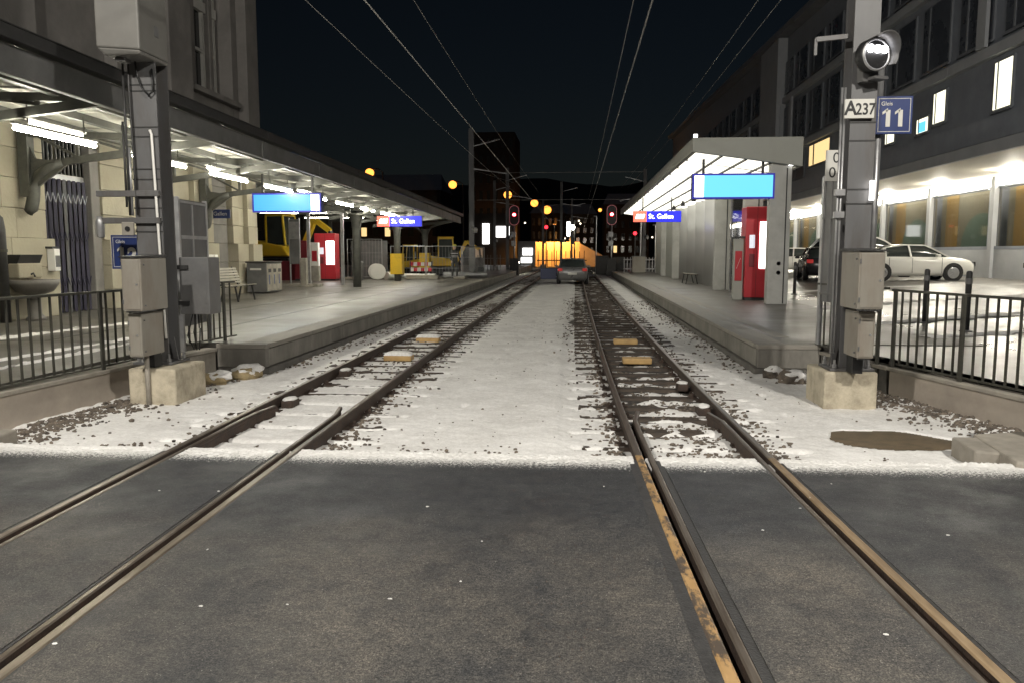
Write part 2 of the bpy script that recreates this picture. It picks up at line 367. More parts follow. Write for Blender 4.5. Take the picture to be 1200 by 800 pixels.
# ------------------------------------------------------------------ the line of the two tracks
def shift(y): return .36 * math.exp(-y / 7) if y > 1 else .36 * math.exp(-1 / 7) * (1 - (y - 1) / 7)
CL, CR = -3.03, .92
def cl(y): return CL + shift(y)
def cr(y): return CR + shift(y)
G2 = .535            # rail centre from track centre (metre gauge)
ROAD_Y = 6.32        # where the asphalt stops
SL_P = .64           # sleeper pitch
SL_Y0 = 6.72
def ys_between(a, b, st):
    n = max(1, int(round((b - a) / st))); return [a + (b - a) * i / n for i in range(n + 1)]

# ------------------------------------------------------------------ road
FL = .044            # flangeway
def road_strip(mb, fx0, fx1, ya, yb, z=0, mi=0, depth=.14):
    ys = ys_between(ya, yb, .5); b = len(mb.v)
    for y in ys:
        x0, x1 = fx0(y), fx1(y); mb.v += [(x0, y, z), (x1, y, z), (x0, y, z - depth), (x1, y, z - depth)]
    for i in range(len(ys) - 1):
        k = b + 4 * i
        mb.face((k, k + 1, k + 5, k + 4), mi); mb.face((k + 2, k, k + 4, k + 6), mi); mb.face((k + 1, k + 3, k + 7, k + 5), mi)
    k = b + 4 * (len(ys) - 1); mb.face((k, k + 1, k + 3, k + 2)[::-1], mi); mb.face((b, b + 1, b + 3, b + 2), mi)
YB = -9.0
HW = .031            # half rail head
cw = .044            # check rail head
rd = MB()
jb = MB()
joint = .018
def edge_fn(c, off): return lambda y: c(y) + off
o_out = G2 + HW + joint; i_in = G2 - HW - FL - cw - joint
road_strip(rd, lambda y: -26, edge_fn(cl, -o_out), YB, ROAD_Y)
road_strip(rd, edge_fn(cl, -i_in), edge_fn(cl, i_in), YB, ROAD_Y)
road_strip(rd, edge_fn(cl, o_out), edge_fn(cr, -o_out - .05), YB, ROAD_Y)
road_strip(rd, edge_fn(cr, -i_in + .03), edge_fn(cr, i_in), YB, ROAD_Y)
road_strip(rd, edge_fn(cr, o_out), lambda y: 26, YB, ROAD_Y)
struct('road', rd, 'asphalt')
for c, lo in ((cl, 0), (cr, .05)):
    for sgn in (-1, 1):
        a = (lambda c, s: (lambda y: c(y) + (-(o_out + (lo if s < 0 else 0)) if s < 0 else G2 + HW)))(c, sgn)
        b = (lambda c, s: (lambda y: c(y) + (-(G2 + HW) if s < 0 else o_out)))(c, sgn)
        road_strip(jb, a, b, YB, ROAD_Y, -.004)
        w2 = .03 if (c is cr and sgn < 0) else 0
        a = (lambda c, s, w: (lambda y: c(y) + (-(G2 - HW - FL - cw) if s < 0 else i_in)))(c, sgn, w2)
        b = (lambda c, s, w: (lambda y: c(y) + (-(i_in - w) if s < 0 else (G2 - HW - FL - cw))))(c, sgn, w2)
        road_strip(jb, a, b, YB, ROAD_Y, -.005)
struct('road_joint', jb, 'bitumen')
gr_ = MB(); gr_.box(-26, 26, YB, ROAD_Y - .01, -.2, -.145); struct('road_base', gr_, 'groove')

# ------------------------------------------------------------------ ground, ballast, snow
g = MB(); g.add([(-900, -300, -.32), (900, -300, -.32), (900, 1600, -.32), (-900, 1600, -.32)], [(0, 1, 2, 3)]); struct('ground', g, 'ground')
b_ = MB(); nx, ny = 60, 240
for j in range(ny + 1):
    for i in range(nx + 1):
        x = -6.6 + 11.8 * i / nx; y = ROAD_Y - .02 + (78 - ROAD_Y) * (j / ny) ** 1.6
        b_.v.append((x, y, -.168 + .014 * noise.noise((x * 5, y * 5, 1))))
for j in range(ny):
    for i in range(nx):
        k = j * (nx + 1) + i; b_.face((k, k + 1, k + nx + 2, k + nx + 1))
struct('ballast_bed', b_, 'ballast')

FOOT = {}
for (xa, ya, xb, yb) in ((-1.5, 7.2, -.9, 24), (-.5, 12, -1.3, 30), (-3.9, 8, -4.1, 18), (2.2, 8.2, 2.3, 20), (.2, 9, -.6, 16)):
    d_ = math.hypot(xb - xa, yb - ya); n_ = int(d_ / .62)
    for i in range(n_):
        t_ = i / n_; fx, fy = xa + (xb - xa) * t_ + (.11 if i % 2 else -.11) + rnd.gauss(0, .04), ya + (yb - ya) * t_ + rnd.gauss(0, .05)
        for k_ in (-1, 0, 1): FOOT.setdefault((int(fy) + k_), []).append((fx, fy, rnd.uniform(.012, .030)))
def foot(x, y):
    v = 0
    for fx, fy, dp in FOOT.get(int(y), ()):
        q = ((x - fx) / .055) ** 2 + ((y - fy) / .14) ** 2
        if q < 3: v += -dp * math.exp(-q ** 2) + (.007 * math.exp(-(q - 1.6) ** 2 * 4) if q > .8 else 0)
    return v
def sn(x, y, s, o=0): return noise.noise((x * s + o, y * s + o * .7, o * 1.3))
def snow_h(x, y):
    h = -.128 + .008 * sn(x, y, .5) + .007 * sn(x, y, 2.3, 3) + .009 * sn(x, y, 9, 5) + .006 * sn(x, y, 23, 15)
    far = min(1, max(0, (y - 9) / 6))
    for c, dry in ((cl(y), 0), (cr(y), 1)):
        d = abs(x - c)
        if d < 1.12:
            ph = ((y - SL_Y0) / SL_P) % 1.0           # 0 = sleeper centre
            ph = ph - 1 if ph > .5 else ph
            n = .5 + .5 * sn(x, y, 3.1, 11)
            f = min(1, (1.12 - d) / .1)
            groove = math.exp(-((ph + .24 + .03 * sn(x, y, 3, 33)) / (.056 + .007 * min(9, max(0, y - 8)))) ** 2)   # shaded gap at the near side of each sleeper
            h -= f * groove * (.095 * min(1, max(0, n * 3.0 - (.55 if dry or d > G2 else .15))))
            if d < G2 - .04:
                gap = .030 * max(0, sn(x, y, 4.2, 21) + .15)
                if dry:
                    w = min(1, max(0, (y - 7.0) / 2.5)); w2 = max(0, 1 - (y - 18) / 30) if y > 18 else 1
                    edge = 1 if x < c - .1 else .55
                    h -= gap * 1.2 + (.016 + .030 * max(0, sn(x, y, 6, 31) + .3)) * w * (.55 + .45 * w2) * (edge if y < 10 else 1)
                else:
                    h -= gap * .9 * far + .012 * far * max(0, sn(x, y, 7, 41) + .2)
            elif d < G2 + .10:
                h -= .025 * max(0, sn(x, y, 5, 51) + .35) * (1 if dry or y > 7.5 else .5)
            else:
                h -= .014 * max(0, sn(x, y, 6, 61) + .1) * (1.3 if (dry and x > c) else .7)
    e_ = x - (cr(y) - 1.16)
    if -.5 < e_ < .05: h += .020 * min(1, max(0, -e_ / .06)) * (1 - max(0, (-e_ - .3) / .2))
    h += .010 * sn(x, y, 1.1, 101) * max(0, sn(x, y, .35, 103) + .3)
    h += foot(x, y)
    if y > 10: h -= .012 * min(1, (y - 10) / 4) * (math.exp(-((x + 1.05 + .1 * sn(0, y, .2)) / .09) ** 2) + math.exp(-((x + .35 + .1 * sn(0, y, .2)) / .09) ** 2)) * (.6 + .8 * sn(x, y, 2, 111))
    # a line of trodden ballast between the tracks, nearer the second one
    q = x - (.02 + .10 * math.sin(y * .16)); 
    if y > 13: h -= .075 * math.exp(-(q / .22) ** 2) * max(0, sn(x, y, 3, 71) + .35) * min(1, (y - 13) / 8)
    # stones come through at the road's edge and by the walls
    if y < 7.1: h -= .030 * max(0, sn(x, y, 7, 81) + .05) * max(0, 1 - abs(y - 6.72) / .22)
    xl = -5.75 + (y - 7) * .07
    if y < 11.4 and x < xl + .55: h -= .034 * max(0, sn(x, y, 6, 91) + .45) * max(0, 1 - abs(x - xl) / .55)
    xr = 4.75 - (y - 7.6) * .25
    if y < 12 and x > xr - .6: h -= .034 * max(0, sn(x, y, 6, 93) + .45) * max(0, 1 - abs(x - xr) / .6)
    if y > 11.4 and x < -4.6 + .4: h -= .03 * max(0, sn(x, y, 5, 97) + .2) * max(0, 1 - (x + 4.6) / .4)
    if y > 12 and x > 2.7 - .55: h -= .03 * max(0, sn(x, y, 6, 99) + .25) * max(0, 1 - (2.7 - x) / .55)
    if ((x - 3.02) / .62) ** 2 + ((y - 7.78) / .42) ** 2 < 1 + .35 * sn(x, y, 3, 7): h -= .10
    return h
def grid(mb, x0, x1, y0, y1, dx, dy, fn):
    xs = ys_between(x0, x1, dx); ys = ys_between(y0, y1, dy); b = len(mb.v); n = len(xs)
    for y in ys:
        for x in xs: mb.v.append((x, y, fn(x, y)))
    for j in range(len(ys) - 1):
        for i in range(n - 1):
            k = b + j * n + i; mb.face((k, k + 1, k + n + 1, k + n))
s_ = MB()
grid(s_, -6.5, 5.0, 6.36, 11.6, .024, .024, snow_h)
grid(s_, -5.9, 3.6, 11.6, 24, .04, .05, snow_h)
grid(s_, -4.75, 2.85, 24, 76, .10, .16, snow_h)
struct('snow_field', s_, 'snow', smooth=True, kind='stuff')
def fringe(x, y):
    e = 6.21 + .04 * sn(x, y, .9, 2) + .05 * sn(x, y, 4, 4) + (.22 if x < -4.6 else 0) * max(0, (-4.6 - x))
    if x > 2.2: e += .05 * (x - 2.2)
    t = (y - e) / .12
    h = .009 * min(1, t) - .003 + (.010 * sn(x, y, 14, 6) + .013 * sn(x, y, 45, 8)) * (1 if t < 1.4 else .55)
    if t < -.45: h = -.3
    if y > 6.40: h -= (y - 6.40) * .9 * min(1, (y - 6.40) / .1)
    for c in (cl(y), cr(y)):
        for rx in (c - G2, c + G2):
            if abs(x - rx) < .05 or (-.14 < (x - rx) * (1 if rx > c else -1) < .05 and y < 6.45): h = min(h, -.3 if y < 6.3 else -.06)
    if ((x - 3.02) / .62) ** 2 + ((y - 7.78) / .42) ** 2 < 1: h = -.2
    return h
fr = MB(); grid(fr, -6.6, 4.4, 5.98, 6.58, .011, .011, fringe); struct('snow_fringe', fr, 'snow', smooth=True, kind='stuff')

def rail_zone(x, y):
    for c in (cl(y), cr(y)):
        if abs(abs(x - c) - G2) < .06: return True
    return False
st = MB()
def stone(x, y, r, z=None):
    if rail_zone(x, y): return
    z = snow_h(x, y) if z is None else z
    st.blob((x, y, z + r * .25), (r * rnd.uniform(.8, 1.35), r * rnd.uniform(.7, 1.2), r * rnd.uniform(.6, 1.0)), rnd.random() * 90, 0, .8)
for i in range(1100):   # road edge
    x = rnd.uniform(-5.6, 2.0); y = 6.74 + rnd.gauss(0, .13)
    if sn(x, y, 1.7, 17) > .02 and y > 6.5: stone(x, y, .008 + .016 * rnd.random() ** 1.6)
for i in range(3400):  # foot of the walls
    y = rnd.uniform(7, 11.6)
    if rnd.random() < .5: x = -5.72 + (y - 7) * .07 + abs(rnd.gauss(0, .30))
    else: x = 4.68 - (y - 7.6) * .25 - abs(rnd.gauss(0, .34))
    stone(x, y, .010 + .020 * rnd.random() ** 1.8)
for i in range(4200):  # second track: ballast showing between the rails
    y = 6.6 + 22 * rnd.random() ** 1.4; x = cr(y) + rnd.uniform(-.5, .5)
    if sn(x, y, 4.2, 21) + sn(x, y, 6, 31) * .7 > -.22: stone(x, y, .009 + .015 * rnd.random() ** 1.5)
for i in range(2600):  # along both tracks' rails and sleeper ends
    y = 6.6 + 22 * rnd.random() ** 1.4; c = cl(y) if rnd.random() < .5 else cr(y)
    x = c + rnd.choice((-1, 1)) * (G2 + .07 + abs(rnd.gauss(0, .13))); stone(x, y, rnd.uniform(.010, .026))
for i in range(700):
    y = 11 + 17 * rnd.random(); x = cl(y) + rnd.uniform(-.5, .5); stone(x, y, rnd.uniform(.010, .024))
for i in range(620):   # strays in the open snow
    y = 6.9 + 16 * rnd.random() ** 1.5; x = rnd.uniform(-5.2, 3.4)
    if sn(x, y, .9, 27) > -.1: stone(x, y, .007 + .015 * rnd.random() ** 2)
for i in range(900):
    y = 12 + 18 * rnd.random(); x = (2.7 - abs(rnd.gauss(0, .25))) if rnd.random() < .5 else (-4.6 + abs(rnd.gauss(0, .25))); stone(x, y, rnd.uniform(.012, .03))
for i in range(700):
    y = 13 + 18 * rnd.random(); x = .02 + .10 * math.sin(y * .16) + rnd.gauss(0, .17); stone(x, y, rnd.uniform(.010, .024))
struct('ballast_stones', st, 'stone_dark', kind='stuff')
mud = MB(); mud.lathe([(1, -.02), (.9, .0), (.01, .003)], n=40); o = inst('mud_patch', mud.mesh('mud_patch', 'earth', smooth=True), None, (3.02, 7.78, -.142), (0, 0, 0), (.72, .52, 1)); o['kind'] = 'structure'
# little white crumbs of snow lying on the asphalt
sk = MB()
for (px, py) in [(-.96, 5.0), (-.57, 3.83), (-.53, 4.4), (-.88, 3.6), (-1.75, 3.45), (-.75, 2.83), (.21, 5.55), (1.36, 3.42), (1.13, 4.72), (1.47, 5.16), (-2.9, 5.2), (-2.48, 5.22), (-2.05, 4.15), (-2.2, 3.05), (2.2, 4.72), (2.75, 4.1), (1.6, 5.4), (.99, 6.0), (1.85, 5.75), (-1.35, 3.5)]:
    sk.blob((px, py, .002), (rnd.uniform(.005, .014), rnd.uniform(.005, .012), .004), rnd.random() * 50, 0, .4)
struct('snow_crumbs', sk, 'snow', kind='stuff')

# ------------------------------------------------------------------ railway tracks
def rail_mesh(name, cfun, off, ya, yb, mats, head=.062, foot=.11, split=ROAD_Y - .1, z0=0, flare=0, dirn=0):
    h2, f2 = head / 2, foot / 2
    prof = [(-f2, -.165), (-f2, -.150), (-.009, -.135), (-.009, -.045), (-h2, -.034), (-h2, -.006), (-h2 + .010, 0), (h2 - .010, 0), (h2, -.006), (h2, -.034), (.009, -.045), (.009, -.135), (f2, -.150), (f2, -.165)]
    mb = MB(); n = len(prof)
    ys = ys_between(ya, min(yb, 14), .4) + (ys_between(14, yb, 3)[1:] if yb > 14 else [])
    for y in ys:
        fl = dirn * .07 * max(0, (y - (yb - .5)) / .5) ** 1.5 if flare else 0
        x = cfun(y) + off + fl
        for px, pz in prof: mb.v.append((x + px, y, pz + z0))
    for i in range(len(ys) - 1):
        for k in range(n):
            k2 = (k + 1) % n; top = k in (5, 6, 7)
            mi = (2 if ys[i] < split and len(mats) > 2 else 1) if top else 0
            a = i * n
            mb.face((a + k, a + n + k, a + n + k2, a + k2), mi)
    mb.face(range(n)); mb.face([(len(ys) - 1) * n + k for k in range(n)][::-1])
    return mb.mesh(name, list(mats))
sl = MB(); sl.hexa([(-.98, -.13, -.07), (.98, -.13, -.07), (.98, .13, -.07), (-.98, .13, -.07), (-.97, -.085, 0), (.97, -.085, 0), (.97, .085, 0), (-.97, .085, 0)])
sl.box(-.98, -.95, -.12, .12, -.12, -.005); sl.box(.95, .98, -.12, .12, -.12, -.005)
sl_me = sl.mesh('sleeper', 'sleeper')
fs = MB(); fs.box(-.055, .055, -.05, .05, 0, .014); fs.lathe([(.018, .014), (.018, .045), (.012, .05)], n=6); fs.cbox((0, .035, .02), (.05, .03, .02)); fs_me = fs.mesh('rail_clip', 'rail_side')
def track(c, label, mats_l, mats_r):
    t = thing('railway_track', (c(7), 7, -.165), label, 'railway track', 'metre gauge tracks between the platforms')
    for s, mm in ((-1, mats_l), (1, mats_r)):
        r = inst('rail', rail_mesh('rail', c, s * G2, YB, 78, mm), t, (-t.location[0], -7, .165))
        inst('check_rail', rail_mesh('check_rail', c, s * (G2 - HW - FL - cw / 2), YB, 8.35, ('rail_side', 'rail_head'), .044, .06, z0=-.003, flare=1, dirn=-s), t, (-t.location[0], -7, .165))
    y = SL_Y0
    while y < 62:
        sp = inst('sleeper', sl_me, t, (c(y) - t.location[0], y - 7, .165 - .136), (0, 0, rnd.uniform(-.012, .012)))
        if y < 15:
            for s in (-1, 1):
                for k in (-1, 1): inst('rail_clip', fs_me, sp, (s * G2 + k * .085, 0, .003), (0, 0, math.pi / 2))
        y += SL_P
    return t
TL = track(cl, 'snow covered track beside the platform with the long steel canopy', ('rail_side', 'rail_head'), ('rail_side', 'rail_head', 'rail_dull'))
TR = track(cr, 'dark ballasted track beside the concrete shelter, with one orange rusted rail', ('rail_side', 'rail_head', 'rail_orange'), ('rail_side', 'rail_head', 'rail_tan'))
for t, c, ps in ((TL, cl, ((-1, 8.95), (-1, 11.3))), (TR, cr, ((1, 8.9), (1, 10.5)))):
    for s, y in ps:   # snow capped clamps on the inner side of a rail
        m = MB(); x = c(y) + s * (G2 - .13)
        m.box(x - .07, x + .07, y - .13, y + .13, -.14, -.045); p = part('rail_clamp', m, 'rail_side', t, bev=.02)
        m = MB(); m.blob((x, y, -.04), (.075, .13, .022), y, 1, .3); part('snow_cap', m, 'snow', p, smooth=True)
cnt = 0
for c, y, lab in ((cl, 13.1, 'snow topped orange beacon block on the canopy side track, nearer the road'), (cl, 15.9, 'snow topped orange beacon block on the canopy side track, farther from the road'),
                  (cr, 13.05, 'bare ochre beacon block on the shelter side track, nearer the road'), (cr, 15.85, 'bare ochre beacon block on the shelter side track, farther from the road')):
    w = .47; t = thing('track_beacon', (c(y) + (.0 if c is cl else .03), y, -.12), lab, 'track beacon', 'beacon blocks lying between the rails')
    m = MB(); m.box(-w / 2, w / 2, -.13, .13, -.02, .075); part('casing', m, 'beacon', t, world=False, bev=.018)
    m = MB(); m.box(-w / 2 - .06, w / 2 + .06, -.05, .05, -.045, -.021); part('bracket', m, 'dark_metal', t, world=False)
    if c is cl:
        m = MB(); grid(m, -w / 2, w / 2, -.13, .13, .02, .02, lambda x, yy: .074 + .062 * max(0, 1 - (x / (w / 2)) ** 4) ** .5 * max(0, 1 - (yy / .13) ** 6) ** .5 + .004 * sn(x, yy, 20)); part('snow_cap', m, 'snow', t, world=False, smooth=True)

# ------------------------------------------------------------------ platforms and yards
PZ = .31
XL, XR = -4.60, 2.70
YL0, YR0, YPE = 11.4, 11.95, 62.0
p = MB(); p.box(-40, XL - .42, YL0 + .12, 90, -.3, PZ); p.box(-40, -5.95, 5.2, YL0 + .12, -.3, PZ - .004)
struct('platform_paving', p, 'paving')
p = MB(); p.box(XR + .42, 6.0, YR0 + .12, YPE, -.3, PZ); struct('platform_paving', p, 'paving')
def platform_edge(x, sgn, y0, y1, lab, pitch, xin, cop_mat):
    t = thing('platform_edge', (x, y0, -.2), lab, 'platform edge', 'concrete edges of the platforms')
    a = MB(); a.box(-.16, .0, .012, pitch - .012, .165, .432) if sgn > 0 else a.box(0, .16, .012, pitch - .012, .165, .432)
    me = a.mesh('edge_panel', 'edge_concrete')
    c = MB(); (c.box(-.43, .03, .005, pitch - .005, .445, .51) if sgn > 0 else c.box(-.03, .43, .005, pitch - .005, .445, .51)); cme = c.mesh('coping_slab', cop_mat)
    n = int((y1 - y0 - .14) / pitch)
    for i in range(n):
        inst('edge_panel', me, t, (rnd.uniform(-.003, .003), .14 + i * pitch, 0), bev=.008)
        inst('coping_slab', cme, t, (0, .14 + i * pitch, rnd.uniform(-.002, .002)), bev=.01)
    f = MB(); (f.box(-.2, .05, 0, y1 - y0, -.1, .155) if sgn > 0 else f.box(-.05, .2, 0, y1 - y0, -.1, .155)); part('footing', f, 'concrete_dark', t, world=False, bev=.01)
    e = MB(); e.box(min(0, xin - x), max(0, xin - x), 0, .14, .16, .44); part('end_panel', e, 'edge_concrete', t, world=False, bev=.01)
    e = MB(); e.box(min(0, xin - x) - .012, max(0, xin - x) + .012, -.012, .138, .44, .508); part('end_coping', e, cop_mat, t, world=False, bev=.01)
    e = MB(); e.box(min(0, xin - x), max(0, xin - x), .03, .14, -.1, .155); part('end_footing', e, 'concrete_dark', t, world=False)
    return t
platform_edge(XL, 1, YL0, YPE, 'long concrete platform edge in front of the steel canopy', 1.9, -5.35, 'coping')
platform_edge(XR, -1, YR0, YPE, 'long concrete platform edge in front of the concrete shelter', 2.0, 3.6, 'coping')
# pale guide line along the second platform and seams in the paving
s = MB(); s.box(XR + .50, XR + .72, 13, YPE, PZ, PZ + .004); struct('guide_line', s, 'coping')
s = MB(); s.box(-6.45, -6.38, 11.6, YPE, PZ, PZ + .003); s.box(-8.2, -8.15, 11.6, YPE, PZ, PZ + .003); struct('paving_joint', s, 'bitumen')
# plaza beyond the second platform: rises gently towards the building
pl = MB(); 
def plz(x, y): return PZ - .012 + .25 * min(1, max(0, (x - 6.0) / 8)) * min(1, max(0, (y - 12) / 14))
xs = [3.3, 4.6, 6.0, 8, 10, 12, 14, 18, 24, 60]; ysq = [4.5, 7, 9, 12, 16, 20, 26, 32, 40, 60, 110]
for y in ysq:
    for x in xs:
        xx = max(x, 4.83 - (y - 7.6) * .25) if x < 5 else x
        pl.v.append((xx, y, plz(xx, y)))
for j in range(len(ysq) - 1):
    for i in range(len(xs) - 1):
        k = j * len(xs) + i; pl.face((k, k + 1, k + len(xs) + 1, k + len(xs)))
struct('plaza', pl, 'plaza')
# thin ridges of old snow left on the plaza and in the yard
def ridge(name, pts, w, h, seed):
    m = MB(); n = 90; prev = None
    for i in range(n + 1):
        t = i / n * (len(pts) - 1); k = min(int(t), len(pts) - 2); a = Vector(pts[k]).lerp(Vector(pts[k + 1]), t - k); d = (Vector(pts[k + 1]) - Vector(pts[k])).normalized(); q = Vector((-d.y, d.x, 0))
        ww = w * max(.05, .6 + 1.1 * sn(i * .13, seed, 1, seed)); hh = h * max(.2, .8 + sn(i * .31, seed, 1, 3))
        for o, z in ((-1, -.01), (-.5, hh * .8), (.1, hh), (.6, hh * .6), (1, -.01)): m.v.append(tuple(a + q * (o * ww + .04 * sn(i * .5, seed + o, 1, 7)) + Vector((0, 0, z))))
    for i in range(n):
        for k in range(4): m.face((i * 5 + k, i * 5 + k + 1, (i + 1) * 5 + k + 1, (i + 1) * 5 + k))
    struct(name, m, 'snow', smooth=True, kind='stuff')
ridge('snow_ridge', [(-6.7, 7.5, PZ), (-6.72, 9.3, PZ), (-6.6, 12.2, PZ)], .09, .03, 1)
ridge('snow_ridge', [(-7.3, 7.5, PZ), (-7.25, 9.3, PZ), (-6.95, 12.6, PZ)], .10, .03, 5)
ridge('snow_ridge', [(-9.4, 9, PZ), (-9.0, 12.2, PZ), (-8.4, 15.5, PZ)], .14, .04, 9)
ridge('snow_ridge', [(5.6, 13.2, PZ), (8, 14.3, .34), (11, 15.2, .40)], .22, .02, 13)
ridge('snow_ridge', [(5.5, 15.6, PZ), (8, 17.0, .36), (12, 18.8, .46)], .30, .02, 17)
ridge('snow_ridge', [(5.9, 20, PZ), (9, 22, .38), (14, 24, .52)], .35, .02, 21)
ridge('snow_ridge', [(6.4, 27, PZ), (10, 29, .44), (17, 30, .56)], .4, .02, 25)

# ------------------------------------------------------------------ low walls with railings
def wall(name, pa, pb, z0, z1, th, label, matn, notch=None):
    d = Vector((pb[0] - pa[0], pb[1] - pa[1], 0)); L = d.length
    t = thing(name, (pa[0], pa[1], z0), label, 'low wall', None, math.atan2(d.y, d.x))
    m = MB(); m.box(0, L, 0, th, 0, z1 - z0); part('wall_body', m, matn, t, world=False, bev=.012)
    m = MB(); m.box(-.01, L + .01, -.025, th + .02, z1 - z0, z1 - z0 + .05); part('coping', m, 'concrete', t, world=False, bev=.01)
    return t
LW0, LW1 = (-5.93, 6.4), (-5.62, 9.95)
w = wall('low_wall', LW0, LW1, -.25, .20, .18, 'smooth pinkish low wall under the railing, ending by the mast with cabinets numbered 12', 'wall_pink')
w2 = wall('low_wall', (-5.60, 10.0), (-5.36, 11.38), -.25, .20, .16, 'short grey low wall between the mast footing and the platform end', 'concrete')
# right hand wall runs from the post back to the second platform
w = wall('low_wall', (3.98, 10.35), (4.72, 7.35), -.25, .17, .16, 'smooth pinkish low wall under the railing beside the brown puddle', 'wall_pink')
w2 = wall('low_wall', (3.60, 11.93), (3.97, 10.4), -.25, .17, .16, 'short dark low wall behind the mast footing with the numbered plate', 'concrete_dark')
def railing(pa, pb, zb, zt, posts, label, foot=-.16, side=-1, pitch=.155):
    d = Vector((pb[0] - pa[0], pb[1] - pa[1], 0)); L = d.length
    t = thing('railing', (pa[0], pa[1], zb), label, 'railing', 'railings along the platform ends', math.atan2(d.y, d.x)); H = zt - zb
    m = MB(); m.box(0, L, -.022, .022, H - .03, H); part('top_rail', m, 'fence_green', t, world=False, bev=.004)
    m = MB(); m.box(0, L, -.02, .02, 0, .022); part('bottom_rail', m, 'fence_green', t, world=False, bev=.004)
    b = MB(); b.box(-.010, .010, -.010, .010, .022, H - .03); bm_ = b.mesh('bar', 'fence_green')
    pm = MB(); pm.box(-.03, .03, -.012, .012, foot - zb, H - .005); pme = pm.mesh('post', 'fence_green')
    for q in posts: inst('post', pme, t, (q, side * .036, 0), bev=.003)
    n = int(L / pitch)
    for i in range(n + 1):
        x = i * pitch + .03
        if x < L and min(abs(x - q) for q in posts) > .05: inst('bar', bm_, t, (x, 0, 0))
    return t
railing((-5.97, 6.3), (-5.68, 9.9), .28, 1.20, (.75, 2.82), 'dark slatted steel railing on the pinkish wall in front of the wall fountain')
railing((-5.62, 10.3), (-5.38, 12.15), .35, 1.22, (.12, 1.5), 'short dark railing between the grey cabinet and the bench')
railing((4.02, 10.45), (4.80, 7.45), .25, 1.20, (.1, 1.28, 2.95), 'dark steel railing beside the brown puddle, with the parked cars behind it')
railing((3.55, 12.0), (3.98, 10.5), .30, 1.22, (.55, 1.45), 'short dark railing at the end of the shelter platform')
# corner slab, kerb stone and end post at the crossing
m = MB(); m.prism([(3.42, 6.32), (6.4, 5.0), (6.4, 7.9), (4.5, 7.55), (3.55, 7.28)], -.2, .05); struct('kerb_slab', m, 'concrete', bev=.02)
m = MB(); m.prism([(3.30, 6.72), (3.52, 6.62), (3.60, 7.22), (3.34, 7.22)], -.2, .035); struct('kerb_stone', m, 'concrete', bev=.02)
m = MB(); m.prism([(-6.4, 6.35), (-5.15, 6.38), (-5.2, 6.9), (-6.4, 7.1)], -.2, .02); struct('kerb_stone', m, 'concrete', bev=.02)
t = thing('end_post', (4.10, 7.14, .05), 'pale concrete post with a rusty edge where the railing ends', 'post')
m = MB(); m.lathe([(.115, 0), (.115, .66), (.10, .72), (.04, .755)], n=20); part('shaft', m, 'concrete_cream', t, world=False, smooth=True)
m = MB(); m.box(-.15, -.118, -.03, .03, .02, .62); part('rust_strip', m, 'rail_side', t, world=False)
# sand bags by the platform corners
def bags(pts, lab, grp):
    for i, (x, y, r, rz, mt, l) in enumerate(pts):
        t = thing('sandbag', (x, y, -.12), l, 'sandbag', grp, rz)
        m = MB(); m.blob((0, 0, .05), (r * 1.35, r * .85, r * .75), i * 3 + x, 2, .55); part('sack', m, mt, t, world=False, smooth=True)
        m = MB(); m.blob((.03, .02, .05 + r * .30), (r * 1.25, r * .85, r * .62), i * 3 + x + 9, 2, .55); part('snow_cap', m, 'snow', t, world=False, smooth=True)
bags([(-4.93, 10.42, .13, .25, 'sandbag', 'yellow sandbag under snow beside the railing post'), (-4.75, 10.95, .16, .4, 'sandbag', 'snow covered sandbag against the canopy platform corner')], '', 'snowy bags at the platform corners')
bags([(2.98, 11.15, .14, -.3, 'stone_dark', 'rounded snowy bag by the mast footing with the numbered plate'), (2.86, 11.62, .12, .5, 'stone_dark', 'smaller snowy bag against the shelter platform corner')], '', 'snowy bags at the platform corners')

# ------------------------------------------------------------------ the two near masts with their cabinets and signs
def mast(x, y, fx0, fx1, fy0, fy1, label, front_w=.33, depth=.30):
    t = thing('catenary_mast', (x, y, -.2), label, 'mast', 'tall steel masts by the crossing')
    m = MB(); m.box(fx0, fx1, fy0, fy1, -.35, .30); part('foundation', m, 'concrete_cream', t, bev=.025)
    m = MB(); m.box(x - .26, x + .24, y - .22, y + .24, .302, .335); bp = part('base_plate', m, 'mast_grey', t, bev=.006)
    for i in (-.2, .18):
        for j in (-.17, .19):
            m = MB(); m.lathe([(.028, .336), (.028, .375), (.016, .377), (.016, .43)], (x + i, y + j, 0), 6); part('bolt', m, 'galv', bp)
    z1 = 9.2; w = front_w / 2; d = depth / 2
    m = MB(); m.box(x - w, x + w, y - d, y - d + .022, .335, z1); part('flange', m, 'mast_grey', t)
    m = MB(); m.box(x - w, x + w, y + d - .022, y + d, .335, z1); part('flange', m, 'mast_grey', t)
    m = MB(); m.box(x - .008, x + .008, y - d + .022, y + d - .022, .335, z1); part('web', m, 'mast_grey', t)
    for s in (-1, 1):
        m = MB()
        m.hexa([(x + s * .20, y - .01, .336), (x + s * .215, y - .01, .336), (x + s * .215, y + .01, .336), (x + s * .20, y + .01, .336), (x + s * .165, y - .01, .62), (x + s * .168, y - .01, .62), (x + s * .168, y + .01, .62), (x + s * .165, y + .01, .62)]); part('stiffener', m, 'mast_grey', t)
    return t
MLX, MLY = -5.13, 9.42
ml = mast(MLX, MLY, -5.28, -4.70, 8.90, 9.68, 'grey steel mast on a cream block, hung with cabinets beside the sign 12')
for o in list(ml.children):   # the mast stands a little back on its block
    pass
for z in (1.9, 2.02, 2.18, 2.52, 2.64, 3.02, 3.13, 3.55, 3.62):
    m = MB(); m.box(MLX - .172, MLX + .172, MLY - .157, MLY - .150, z, z + .014); part('strap', m, 'dark_metal', ml)
